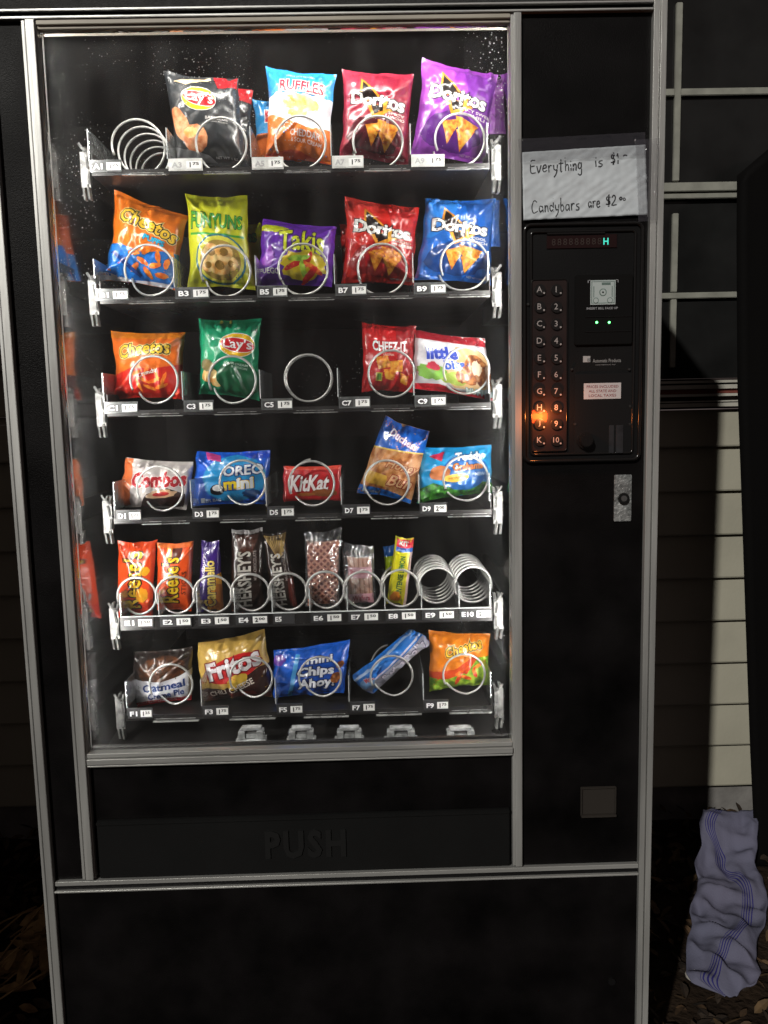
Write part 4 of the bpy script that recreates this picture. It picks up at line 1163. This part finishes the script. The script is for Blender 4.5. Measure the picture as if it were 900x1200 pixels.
p.poly([(0, .06), (.4, .10), (.9, .02), (1, 0), (0, 0)], 'd84818')
snack(p, 'chip_bag', '2f9ae0', 'light blue, white and orange ridged potato chip bag with cheddar and sour cream lettering', 'chip bag', 'A')
p = dorito(Pack([(402, 80), (484, 87), (478, 196), (399, 184)], YB, seed=7, bulge=.024, crease=1.05, lean=-.004), '5c1424', '8e1c34', 'b03048', 'SPICY|NACHO')
snack(p, 'chip_bag', 'a22840', 'maroon tortilla chip bag between the ridged chip bag and the purple bag, top row', 'chip bag', 'A')
p = Pack([(568, 92), (592, 96), (588, 160), (566, 158)], YB+.05, seed=37, bulge=.008)
snack(p, 'chip_bag', '9a4ab0', 'narrow edge of a second purple bag behind the purple tortilla chip bag', 'chip bag', 'A')
p = dorito(Pack([(496, 67), (583, 88), (566, 194), (482, 183)], YB, seed=9, bulge=.027, crease=1.2, lean=-.005), '5a1c7c', '7a2aa0', 'b050c8', 'SPICY SWEET|CHILI')
snack(p, 'chip_bag', '9a40b8', 'bright purple tortilla chip bag at the right end of the top row', 'chip bag', 'A')
# ---- row B
p = Pack([(137, 250), (170, 240), (150, 332), (128, 330)], YB+.03, seed=33, bulge=.008); p.rect(0, 0, 1, .4, '1c78d0')
snack(p, 'snack_bag', 'e05a18', 'sliver of a second orange and blue cheese puff bag behind the first one', 'snack bag', 'B')
p = Pack([(136, 223), (220, 252), (207, 341), (123, 329)], YB, seed=11, bulge=.027, crease=1.3)
p.poly([(0, .40), (.2, .42), (.5, .36), (.8, .44), (1, .46), (1, 0), (0, 0)], '1878d8'); p.poly([(0, 0), (.02, .08), (.4, .03), (.9, .06), (1, 0)], 'e8e8f0')
cheetos(p, .55, .70, .80, .17, rot=-.18)
p.text('PUFFS', .66, .545, .30, .07, '28b8e0', rot=-.15, bold=.04, outline='0c3c70', ow=.03)
for k, (a, b) in enumerate(((.42, .34), (.58, .40), (.74, .36), (.55, .26), (.72, .24), (.86, .30), (.62, .14), (.80, .14), (.44, .18), (.90, .44))): p.ell(a, b, .085, .032, 'puff', rot=k*.9, jag=.1, seed=k)
p.poly([(.10, .30), (.14, .33), (.55, .10), (.5, .07)], '0c3c8a')
snack(p, 'snack_bag', 'f07a1c', 'orange over blue cheese puff bag at the left end of the second row', 'snack bag', 'B')
p = Pack([(262, 262), (306, 262), (306, 332), (262, 332)], YB+.04, seed=34, bulge=.010); p.text('yuns', .6, .72, .6, .2, '3fae3a', bold=.04, outline='1c5c1c', ow=.04)
snack(p, 'snack_bag', 'd8dc30', 'second yellow-green onion ring bag showing at the right behind the first', 'snack bag', 'B')
p = Pack([(218, 227), (289, 229), (299, 340), (222, 338)], YB, seed=13, bulge=.024, crease=1.2)
p.text('FUNYUNS', .50, .70, .84, .16, '48b040', bold=.015, outline='124a1c', ow=.035, rot=-.05, taper=-.15)
p.poly([(.06, .58), (.94, .55), (.94, .525), (.06, .555)], '3fae3a')
p.ell(.53, .29, .40, .27, '2c7c8c'); p.ell(.53, .29, .37, .25, 'f4ee58'); p.ell(.53, .28, .32, .215, 'b89848')
for k, (a, b, r) in enumerate(((.40, .36, .13), (.60, .36, .13), (.52, .22, .15), (.70, .24, .10), (.34, .22, .10))):
    p.ell(a, b, r, r*.72, 'potato', rot=k, jag=.05, seed=k); p.ell(a, b, r*.5, r*.34, '9a7430', rot=k)
p.text('ONION FLAVORED RINGS', .5, .045, .6, .02, '206c30', bold=.01)
snack(p, 'snack_bag', 'dfe22e', 'yellow-green onion ring bag with a round ring picture, second row', 'snack bag', 'B')
p = Pack([(309, 256), (394, 266), (388, 337), (302, 335)], YB, seed=15, bulge=.027, crease=1.2, pinch=.01)
p.ell(.16, .84, .18, .06, 'c8d020', jag=.3, seed=2)
p.text('Takis', .56, .66, .60, .34, 'd8e020', bold=.02, outline='2a1048', ow=.04, rot=.02, taper=.12, arc=.1)
p.ell(.62, .30, .30, .22, 'd8c020', jag=.2, seed=3)
for k, (a, b, c_) in enumerate(((.50, .30, 'c82020'), (.66, .36, 'c82020'), (.62, .22, 'green'), (.74, .26, 'chipred'), (.55, .40, 'green'), (.70, .15, 'c82020'))): p.ell(a, b, .15, .045, c_, rot=.5+k*.7, jag=.1, seed=k)
p.text('FUEGO', .17, .20, .26, .08, 'f0f0f0', bold=.02); p.ell(.14, .42, .08, .14, 'a850d8', jag=.3, seed=4)
snack(p, 'snack_bag', '6a2cb0', 'short purple rolled tortilla snack bag with jagged yellow-green lettering, second row', 'snack bag', 'B')
p = Pack([(398, 262), (440, 262), (438, 332), (402, 332)], YB+.04, seed=35, bulge=.010); p.ell(.3, .3, .3, .1, 'f0f0f0', jag=.4, seed=4)
snack(p, 'chip_bag', 'c82020', 'second red tortilla chip bag peeking out left behind the front red one', 'chip bag', 'B')
p = dorito(Pack([(405, 231), (491, 242), (485, 335), (401, 332)], YB, seed=17, bulge=.027, crease=1.5), 'a01418', 'b81c1c', 'f04038', 'NACHO|CHEESE')
snack(p, 'chip_bag', 'd82820', 'bright red tortilla chip bag, second row, left of the blue one', 'chip bag', 'B')
p = Pack([(572, 234), (594, 234), (590, 290), (572, 290)], YB+.06, seed=38, bulge=.006)
snack(p, 'chip_bag', '1c64c0', 'blue edge of a second bag behind the blue tortilla chip bag, right end', 'chip bag', 'B')
p = dorito(Pack([(499, 232), (580, 233), (575, 334), (486, 329)], YB, seed=19, bulge=.024, crease=1.3), '0c4088', '1454a8', '3088e8', 'COOL|RANCH')
snack(p, 'chip_bag', '1a6cd0', 'blue tortilla chip bag at the right end of the second row', 'chip bag', 'B')
# ---- row C
p = Pack([(131, 388), (217, 389), (215, 468), (135, 468)], YB, seed=21, bulge=.024, crease=1.2)
p.poly([(0, .34), (.3, .46), (.6, .44), (1, .52), (1, 0), (0, 0)], 'd82418'); p.poly([(0, .9), (.3, .94), (1, .9), (1, 1), (0, 1)], 'f08a20')
cheetos(p, .48, .72, .72, .19, rot=.12)
for k, (a, b) in enumerate(((.36, .38), (.52, .42), (.66, .36), (.46, .28), (.62, .26), (.76, .30), (.40, .20), (.56, .16), (.72, .18))): p.ell(a, b, .10, .026, 'puff', rot=.3+k*.8, jag=.15, seed=k)
p.text('Crunchy', .54, .38, .30, .08, 'f8f0e0', bold=.03, rot=.35, outline='a01818', ow=.03)
snack(p, 'snack_bag', 'ee7220', 'orange and red crunchy cheese snack bag at the left end of the third row', 'snack bag', 'C')
p = Pack([(233, 373), (306, 373), (303, 470), (234, 462)], YB, seed=23, bulge=.024, crease=1.2)
lays(p, .66, .665, .56, rot=.0)
p.ell(.38, .96, .025, .025, 'f0e060'); p.ell(.52, .97, .025, .03, 'f0e060')
p.ell(.20, .26, .13, .10, 'potato', rot=.4, jag=.06, seed=2); p.ell(.16, .38, .12, .08, '8a7c50', rot=-.4, jag=.08, seed=3); p.ell(.32, .18, .10, .07, 'potato', jag=.06, seed=4)
p.ell(.68, .24, .36, .22, '0c6840', jag=.03, seed=6)
p.text('SOUR CREAM', .64, .42, .40, .032, 'd0e8d8', bold=.02, rot=-.08); p.text('& ONION', .70, .375, .26, .028, 'd0e8d8', bold=.01, rot=-.08)
snack(p, 'chip_bag', '12a070', 'teal green potato chip bag with a yellow and red oval logo, third row', 'chip bag', 'C')
p = Pack([(424, 377), (487, 382), (486, 461), (424, 459)], YB, seed=25, bulge=.020)
p.poly([(.62, 1), (1, 1), (1, .3), (.7, .2)], '9c1820')
p.text('CHEEZ-IT', .52, .68, .66, .15, 'ffffff', bold=.03, rot=.02, outline='a01018', ow=.03, arc=-.1)
p.poly([(.26, .50), (.48, .54), (.54, .36), (.30, .32)], 'chip'); p.poly([(.50, .44), (.78, .48), (.76, .30), (.56, .28)], 'chip'); p.poly([(.40, .32), (.66, .34), (.60, .16), (.44, .18)], 'chip'); p.poly([(.72, .28), (.88, .24), (.84, .10), (.72, .14)], 'chip')
p.text('ORIGINAL', .50, .545, .22, .03, 'fff0e0', bold=.01); p.rect(.26, .15, .38, .27, 'd8c040'); p.rect(.285, .165, .355, .255, '5a9030')
snack(p, 'cracker_bag', 'd01c20', 'red cheese cracker bag, third row, touching the white muffin bag', 'cracker bag', 'C')
p = Pack([(487, 386), (567, 397), (577, 470), (487, 456)], YB-.004, seed=27, bulge=.021, crease=.9, pinch=.0)
p.rect(0, .86, 1, 1, 'b02030'); p.poly([(0, .0), (0, .10), (.3, .13), (.6, .05), (1, .08), (1, 0)], 'd82030'); p.poly([(.55, .8), (.9, .8), (1, .6), (1, .12), (.5, .1), (.35, .3)], 'f0c890')
p.ell(.22, .32, .20, .13, '88c050', jag=.15, seed=3); p.ell(.50, .25, .16, .10, 'b8d060', jag=.2, seed=4)
p.text('little', .36, .66, .42, .22, '2848c0', bold=.05, rot=.12, outline='f8f8ff', ow=.03); p.text('bites', .56, .50, .36, .16, '3060d0', bold=.04, rot=.18, outline='f8f8ff', ow=.03)
for a, b, r in ((.80, .50, .15), (.70, .34, .12), (.90, .34, .12), (.60, .30, .08)): p.ell(a, b, r, r*1.3, 'brownie', jag=.08, seed=int(a*90)); 
p.ell(.80, .48, .07, .12, 'f4e0c0', jag=.15, seed=8); p.ell(.24, .42, .09, .07, 'e0405a', jag=.2, seed=4)
p.text('MUFFINS', .84, .10, .38, .09, 'e8f8f8', bold=.03, outline='308898', ow=.04)
snack(p, 'muffin_bag', 'eceaf0', 'white mini muffin bag with dark red top band, end of third row', 'muffin bag', 'C')
# ---- row D
p = Pack([(148, 536), (226, 541), (216, 598), (144, 594)], YB, seed=41, bulge=.020, crease=1.5, pinch=-.02)
p.poly([(0, 0), (0, 1), (.13, 1), (.18, .5), (.14, 0)], 'f07a40'); p.poly([(.3, 0), (.95, .06), (.95, .34), (.7, .46), (.4, .3)], '2c1410')
p.text('Combos', .56, .62, .78, .34, 'c01828', bold=.05, outline='f8f0e8', ow=.04, rot=.10, shear=.1)
p.ell(.62, .32, .2, .09, 'd8b088', rot=.2, jag=.15, seed=2); p.ell(.62, .32, .12, .045, 'b02020', rot=.2)
snack(p, 'pretzel_bag', 'd8d0cc', 'small white, orange and brown filled pretzel bag with red lettering, fourth row', 'snack bag', 'D')
p = Pack([(231, 529), (317, 527), (311, 591), (228, 593)], YB, seed=43, bulge=.018, crease=1.1, pinch=0)
p.ell(.55, .5, .42, .44, '2898d8', jag=.03, seed=3); p.poly([(.12, 1), (.34, .93), (.36, .82), (.18, .86)], 'd04890'); p.poly([(.6, 1), (1, 1), (1, .86), (.72, .88)], '1848c8')
p.text('OREO', .66, .66, .52, .19, 'f4f8ff', bold=.03, outline='10307c', ow=.06, rot=.05); p.text('mini', .62, .41, .40, .22, 'f0d020', bold=.045, outline='103c8c', ow=.05, rot=.08)
p.text('ini', .70, .41, .22, .22, 'f0f4f8', bold=.045, rot=.08)
p.ell(.34, .30, .10, .10, '10121c', jag=.05); p.ell(.34, .33, .07, .06, 'e8e8e8'); p.text('PER BAG', .27, .10, .24, .06, 'e0f0ff', bold=.01); p.rect(.11, .06, .17, .15, 'e0f0ff'); p.ell(.8, .22, .12, .07, '0c3c70', jag=.2, seed=3)
snack(p, 'cookie_bag', '1a62dc', 'blue mini sandwich cookie bag with white and yellow lettering, fourth row', 'cookie bag', 'D')
p = Pack([(333, 546), (399, 545), (399, 587), (333, 588)], YB-.01, seed=45, bulge=.007, crease=.25, pinch=0, flat=.15, seal=.02)
p.rect(0, .9, 1, 1, 'e85040'); p.rect(0, 0, .03, 1, 'a81018'); p.rect(.97, 0, 1, 1, 'a81018')
p.text('KitKat', .46, .52, .66, .48, 'f8f4f4', bold=.03, outline='98101c', ow=.05, rot=.02, shear=.18); p.ell(.72, .24, .22, .11, '8a4a18', jag=.1, seed=3); p.ell(.4, .2, .16, .05, 'a86028', jag=.1, seed=3)
snack(p, 'candy_bar', 'c41820', 'red wafer candy bar pack standing alone behind the middle coil of the fourth row', 'candy bar', 'D')
p = Pack([(452, 487), (503, 505), (480, 590), (419, 578)], YB, seed=47, bulge=.024, crease=1.0, pinch=.0)
p.poly([(0, .62), (1, .70), (1, 1), (0, 1)], '1060c8'); p.poly([(0, .60), (1, .68), (1, .70), (0, .62)], 'f0d060'); p.poly([(0, 0), (0, .12), (.55, .10), (1, .05), (1, 0)], '1c70d0')
p.text('Duchess', .52, .80, .62, .10, 'f0f0ff', bold=.03, rot=-.3, outline='c04060', ow=.02)
p.text('Honey', .66, .44, .62, .15, 'e0b080', bold=.02, rot=.0, shear=.3, outline='a03018', ow=.05); p.text('Bun', .70, .25, .44, .15, 'e0b080', bold=.02, shear=.3, outline='a03018', ow=.05)
p.poly([(.05, .17), (.02, .32), (.42, .29), (.45, .14)], 'd8a840'); p.text('Iced', .24, .06, .3, .05, 'e0f0ff', bold=.02)
SPECIAL['bun'] = speckle('glazed_bun', '8a4a1c', 'd8a070', 60, c3='b87840')
p.items.insert(0, ([(0, 0), (1, 0), (1, 1), (0, 1)], [(0, 1, 2, 3)], 'bun', 0))
snack(p, 'honey_bun', 'c89068', 'tall glazed honey bun pack with a blue top, leaning, fourth row', 'pastry', 'D')
p = Pack([(494, 524), (574, 521), (576, 578), (489, 589)], YB, seed=49, bulge=.019, crease=1.3, pinch=0)
p.poly([(0, 0), (0, .25), (.2, .34), (.45, .2), (.7, .34), (1, .22), (1, 0)], 'scene'); p.ell(.62, .5, .32, .36, '1c68b8', jag=.02); p.ell(.28, .52, .14, .14, 'c87848', jag=.04, seed=1); p.poly([(.12, .84), (.34, .92), (.30, .74)], 'c02848')
p.text('Teddy', .68, .79, .40, .20, 'f4f8ff', bold=.04, outline='184878', ow=.05); p.text('Grahams', .66, .62, .42, .15, 'd87830', bold=.04, outline='102030', ow=.05)
p.ell(.50, .40, .17, .08, 'f0c850'); p.text('HONEY', .50, .40, .2, .05, 'a05018', bold=.02); p.text('NEW', .82, .44, .13, .07, 'c0d8f0', bold=.02)
snack(p, 'cracker_bag', '1f9ad8', 'sky blue graham cracker bag with green hills at its foot, fourth row', 'cracker bag', 'D')
# ---- row E
YE = .178
def candy(c4, base, seed, bulge=.011, **k): 
    return Pack(c4, YE, seed=seed, bulge=bulge, back=.006, nu=16, nv=32, crease=k.pop('crease', .6), pinch=k.pop('pinch', .01), seal=k.pop('seal', .045), flat=.35, **k)
p = candy([(139, 633), (183, 633), (178, 723), (138, 724)], 0, 51, crease=1.0)
p.poly([(0, 0), (1, 0), (1, .16), (.5, .08), (0, .2)], 'e03010'); p.text("Reese's", .50, .50, .95, .30, 'f8d020', rot=PI/2, bold=.04, outline='3a1408', ow=.06) if False else None
def vtext(p, t, cx, cy, ln, ht, col, **k):   # reads upward; ln along the height, ht across
    W, H = p.W, p.H; p.text(t, cx, cy, ln*H/W, ht*W/H, col, rot=PI/2+k.pop('tilt', 0), **k)
vtext(p, "Reese's", .44, .50, .76, .50, 'f8cc18', bold=.02, outline='34140a', ow=.06, spacing=1.05)
p.ell(.78, .62, .12, .06, 'f0b020', jag=.1); p.ell(.72, .30, .16, .10, 'f8a818', jag=.1, seed=3); p.ell(.3, .12, .14, .05, 'f8c020', jag=.1)
snack(p, 'candy_bar', 'ee4a14', 'wide orange peanut butter candy bag with upright yellow script, first in the fifth row', 'candy pack', 'E')
p = candy([(185, 635), (226, 634), (224, 716), (184, 716)], 0, 53, crease=.5)
p.rect(0, .93, 1, 1, 'f07838'); p.poly([(.30, .93), (.44, .93), (.44, .78), (.30, .74)], 'f0c030'); p.poly([(.46, .93), (.72, .93), (.70, .80), (.46, .78)], '602818')
vtext(p, "Reese's", .42, .46, .68, .48, 'f8cc18', bold=.02, outline='34140a', ow=.06, spacing=1.05); vtext(p, 'STICKS', .80, .42, .34, .13, '5a1c08', bold=.02)
snack(p, 'candy_bar', 'f0561c', 'smooth orange candy bar with brown squares at its top, second in the fifth row', 'candy bar', 'E')
p = candy([(236, 633), (257, 632), (262, 716), (233, 717)], 0, 55, crease=.5)
p.poly([(.35, 0), (.6, .5), (1, .55), (1, 0)], 'e8a020'); p.poly([(.5, .0), (.8, .4), (1, .38), (1, 0)], 'b86818')
vtext(p, 'Caramello', .50, .40, .68, .50, 'f8dc70', bold=.03, outline='28104c', ow=.05); vtext(p, 'Cadbury', .22, .62, .42, .22, 'f0e8f8', bold=.02)
snack(p, 'candy_bar', '3a1a78', 'slim purple and gold caramel bar, third in the fifth row', 'candy bar', 'E')
for c4, sd, lb in (([(271, 620), (308, 617), (309, 713), (272, 716)], 57, 'upright brown chocolate bar with silver block lettering, fourth in the fifth row'), ([(309, 624), (334, 621), (348, 711), (320, 714)], 59, 'brown chocolate bar tilted to the left with a gold top, fifth in the fifth row')):
    p = candy(c4, 0, sd, crease=.9, bulge=.009)
    if sd == 57: p.rect(0, .95, 1, 1, 'b8b4b4'); p.poly([(.1, .94), (.9, .94), (.7, .72), (.3, .72)], '48261a')
    else:
        p.poly([(.0, .97), (1, .97), (.8, .72), (.55, .66), (.3, .80)], 'b89858')
        for k in range(6): p.line([(.1+k*.13, .96), (.45+k*.03, .74)], .02, '4a2a14')
    vtext(p, "HERSHEY'S", .42, .38, .72, .44, 'c8c4bc', bold=.03); vtext(p, 'MILK CHOCOLATE', .76, .55, .38, .10, 'a89c98', bold=.01)
    if sd == 59: p.poly([(.75, .0), (1, .0), (1, .4), (.8, .38)], '5a2018')
    snack(p, 'candy_bar', '22100a', lb, 'chocolate bar', 'E')
def wafer_mat():
    mt, nt, p_ = new_mat('pink_wafer_grid'); tc = N(nt, 'ShaderNodeTexCoord'); mp = N(nt, 'ShaderNodeMapping'); mp.inputs['Rotation'].default_value = (0, .785, 0)
    nt.links.new(tc.outputs['Object'], mp.inputs[0]); sx = N(nt, 'ShaderNodeSeparateXYZ'); nt.links.new(mp.outputs[0], sx.inputs[0])
    o_ = []
    for ax in (0, 2):
        m_ = N(nt, 'ShaderNodeMath', operation='MULTIPLY'); m_.inputs[1].default_value = 2*PI/.0082; s_ = N(nt, 'ShaderNodeMath', operation='COSINE')
        nt.links.new(sx.outputs[ax], m_.inputs[0]); nt.links.new(m_.outputs[0], s_.inputs[0]); o_.append(s_)
    mx = N(nt, 'ShaderNodeMath', operation='MAXIMUM'); nt.links.new(o_[0].outputs[0], mx.inputs[0]); nt.links.new(o_[1].outputs[0], mx.inputs[1])
    cr = N(nt, 'ShaderNodeValToRGB'); cr.color_ramp.elements[0].position = .45; cr.color_ramp.elements[0].color = lin('8a4438')+[1]; cr.color_ramp.elements[1].position = .85; cr.color_ramp.elements[1].color = lin('d08c74')+[1]
    mr = N(nt, 'ShaderNodeMapRange'); mr.inputs[1].default_value = -1; nt.links.new(mx.outputs[0], mr.inputs[0]); nt.links.new(mr.outputs[0], cr.inputs[0]); nt.links.new(cr.outputs[0], p_.inputs['Base Color'])
    b = N(nt, 'ShaderNodeBump'); b.inputs['Distance'].default_value = .003; b.inputs['Strength'].default_value = .9; nt.links.new(mr.outputs[0], b.inputs['Height']); nt.links.new(b.outputs[0], p_.inputs['Normal']); p_.inputs['Roughness'].default_value = .6
    return mt
def wrapped(name, inner, outer, imat, label, cat, seed, design=None):
    p = candy(inner, 0, seed, crease=.15, bulge=.008, seal=.0); 
    if design: design(p)
    o = p.build(name, imat); tag(o, label, cat, GRP['E'])
    q = candy(outer, 0, seed+100, crease=2.2, bulge=.0125); q.build('wrapper', CLEARWRAP, parent=o)
    return o
wrapped('wafer_pack', [(360, 634), (397, 632), (396, 709), (361, 710)], [(358, 622), (399, 619), (398, 713), (358, 714)], wafer_mat(), 'pinkish brown waffle-patterned wafer in a clear wrapper, sixth in the fifth row', 'wafer pack', 61)
def sw(p):
    for k in range(5): p.rect(.06+k*.19, 0, .12+k*.19, 1, 'b07860')
    p.rect(0, .56, 1, .80, 'f0b0bc'); p.text('Strawberry', .5, .68, .8, .12, 'c03050', bold=.02); p.rect(0, .0, 1, .22, 'f0b0bc'); p.text('Wafers', .5, .12, .7, .12, 'c03050', bold=.02)
wrapped('wafer_pack', [(407, 652), (434, 652), (438, 706), (410, 708)], [(400, 636), (437, 637), (441, 712), (405, 713)], ink('dca890'), 'narrow layered wafer stack with pink bands in a clear wrapper, seventh in the fifth row', 'wafer pack', 63, sw)
p = Pack([(449, 640), (463, 638), (464, 668), (452, 670)], YE+.03, seed=66, bulge=.004, nu=10, nv=12); p.rect(0, 0, 1, .6, 'b8d020')
snack(p, 'candy_bar', '1c60b0', 'small blue and lime corner of a second stick pack behind the yellow one', 'candy pack', 'E')
p = candy([(464, 627), (485, 630), (475, 710), (453, 708)], 0, 65, crease=.8)
p.rect(.1, .86, 1, .98, 'e83048'); p.rect(.1, .80, 1, .86, '1c60c0'); p.text('KIT', .5, .92, .5, .07, 'f8f8f8', bold=.04); vtext(p, 'INTENSE LEMON', .52, .46, .56, .30, '2a6a40', bold=.03); p.ell(.4, .12, .26, .08, 'f09020', jag=.15, seed=2); p.poly([(.86, 0), (1, 0), (1, .8), (.86, .8)], 'd8b8b0')
snack(p, 'candy_bar', 'e8de20', 'bright yellow stick pack with a red and blue top, eighth in the fifth row', 'candy pack', 'E')
# ---- row F
p = Pack([(156, 764), (226, 757), (223, 821), (160, 828)], YB, seed=71, bulge=.020, crease=1.0, pinch=.0)
SPECIAL['pie'] = speckle('oat_biscuit', '2c1408', '6a3c1c', 90)
p.items.insert(0, ([(0, 0), (1, 0), (1, 1), (0, 1)], [(0, 1, 2, 3)], '2a2220', 0))
p.ell(.52, .66, .40, .26, 'pie', jag=.04, seed=1)
p.poly([(0, 0), (0, .54), (.2, .50), (.5, .46), (.8, .52), (1, .62), (1, 0)], 'e4e4ea'); p.rect(0, 0, 1, .10, 'c83038'); p.text('OATS AND CREME', .5, .06, .5, .05, 'f0e0e0', bold=.01)
p.text('Oatmeal', .54, .37, .72, .15, '1c3c80', bold=.03, rot=.06); p.text('Creme Pie', .58, .21, .62, .13, '1c3c80', bold=.03, rot=.06)
snack(p, 'creme_pie', '4a4440', 'dark oatmeal creme pie in wrapper with a white label, bottom row', 'pastry', 'F')
p = Pack([(232, 753), (309, 737), (318, 816), (240, 822)], YB, seed=73, bulge=.024, crease=1.2, pinch=-.01)
p.poly([(0, 0), (0, .28), (.35, .22), (.6, .36), (.85, .50), (1, .52), (1, 0)], '3a1810'); p.ell(.5, .54, .40, .20, 'd82020', rot=.3)
p.ell(.55, .33, .16, .11, 'e0b840', rot=.6, jag=.05)
p.text('Fritos', .52, .60, .78, .30, 'f4f0f4', bold=.04, outline='8a1420', ow=.05, rot=.22, shear=.12)
p.text('CHILI', .26, .165, .24, .085, 'e8dcd0', bold=.02, rot=.15); p.text('CHEESE', .60, .25, .36, .10, 'f0e4d8', bold=.02, rot=.36); p.ell(.6, .10, .2, .06, '782418', jag=.2, seed=3)
snack(p, 'chip_bag', 'd8b058', 'tilted gold and brown corn chip bag with a red oval, bottom row', 'chip bag', 'F')
p = Pack([(322, 761), (409, 750), (402, 812), (322, 818)], YB, seed=75, bulge=.019, crease=1.2, pinch=.0)
p.ell(.62, .42, .30, .34, '1450b8', jag=.03); p.poly([(.2, 0), (.26, 0), (.36, .9), (.30, .9)], '5ab0f0'); p.ell(.08, .8, .08, .1, '7040b0', jag=.2)
p.text('mini', .62, .76, .34, .13, 'f0f4ff', bold=.03, outline='0c2050', ow=.04); p.text('Chips', .58, .50, .50, .24, 'f4f6ff', bold=.04, outline='0a1c48', ow=.07, arc=.12); p.text('Ahoy!', .60, .26, .50, .24, 'f4f6ff', bold=.04, outline='0a1c48', ow=.07, arc=.12)
p.ell(.86, .36, .07, .10, 'brownie', jag=.08); p.ell(.9, .6, .05, .07, 'brownie', jag=.08)
snack(p, 'cookie_bag', '1c64d8', 'blue mini cookie bag with dark outlined lettering, middle of the bottom row', 'cookie bag', 'F')
p = Pack([(414, 790), (478, 739), (502, 752), (438, 815)], YB-.004, seed=77, bulge=.020, crease=2.3, pinch=-.03, nu=34, nv=22)
p.rect(0, .0, 1, .42, 'a8a8b8'); p.poly([(0, .42), (1, .50), (1, .58), (0, .48)], 'd8dcf0'); p.poly([(0, .8), (1, .85), (1, .92), (0, .88)], 'a8c8f0'); p.ell(.12, .52, .10, .2, '88b8f0', jag=.1)
p.text('Mrs.', .17, .62, .12, .2, 'd04050', bold=.03, outline='f0f4ff', ow=.04); p.text('Swiss Rolls', .62, .24, .66, .28, 'e8e0f0', bold=.04, outline='3a3060', ow=.05)
for k in range(5): p.ell(.16+k*.18, .17, .06, .13, 'c8c8d8', jag=.1, seed=k)
snack(p, 'cake_roll_pack', '2c80e0', 'blue and silver cake roll pack lying slanted across its coil, bottom row', 'pastry', 'F')
p = Pack([(503, 738), (574, 743), (571, 800), (504, 812)], YB, seed=79, bulge=.024, crease=1.3, pinch=.01)
p.poly([(0, .36), (.4, .40), (.7, .62), (1, .56), (1, .3), (.5, .2), (0, .22)], 'd84818'); p.poly([(0, .0), (0, .26), (.3, .24), (.6, .34), (.8, .6), (1, .58), (1, 0)], 'green')
cheetos(p, .55, .76, .62, .17, rot=.25, fill='ffc83a')
for k, (a, b) in enumerate(((.50, .34), (.62, .40), (.74, .32), (.60, .24), (.80, .44), (.46, .22))): p.ell(a, b, .10, .035, 'chipred', rot=.3+k*.8, jag=.15, seed=k)
snack(p, 'snack_bag', 'ee8418', 'orange and lime green hot cheese snack bag at the bottom right', 'snack bag', 'F')
# ================================================================== LIGHT
sd = bpy.data.lights.new('low_lamp_light', 'SUN'); sd.energy = 2.0; sd.angle = math.radians(1.1); sd.color = (1.0, .97, .90)
so = bpy.data.objects.new('low_lamp_light', sd); COL.objects.link(so)
so.rotation_euler = SUN_DIR.to_track_quat('-Z', 'Y').to_euler(); so.location = (-1.6, -3, 3.6)
w = bpy.data.worlds.new('World'); S.world = w; w.use_nodes = True
bg = w.node_tree.nodes['Background']; bg.inputs[0].default_value = (1.0, .80, .76, 1); bg.inputs[1].default_value = .075
S.view_settings.view_transform = 'Standard'; S.view_settings.look = 'None'; S.view_settings.gamma = 1; S.view_settings.exposure = 0
S.view_settings.use_curve_mapping = False
S.render.engine = 'CYCLES'
S.cycles.max_bounces = 10; S.cycles.transparent_max_bounces = 24; S.cycles.diffuse_bounces = 3; S.cycles.glossy_bounces = 4
S.cycles.caustics_reflective = False; S.cycles.caustics_refractive = False; S.cycles.sample_clamp_indirect = 4
S.cycles.use_denoising = True
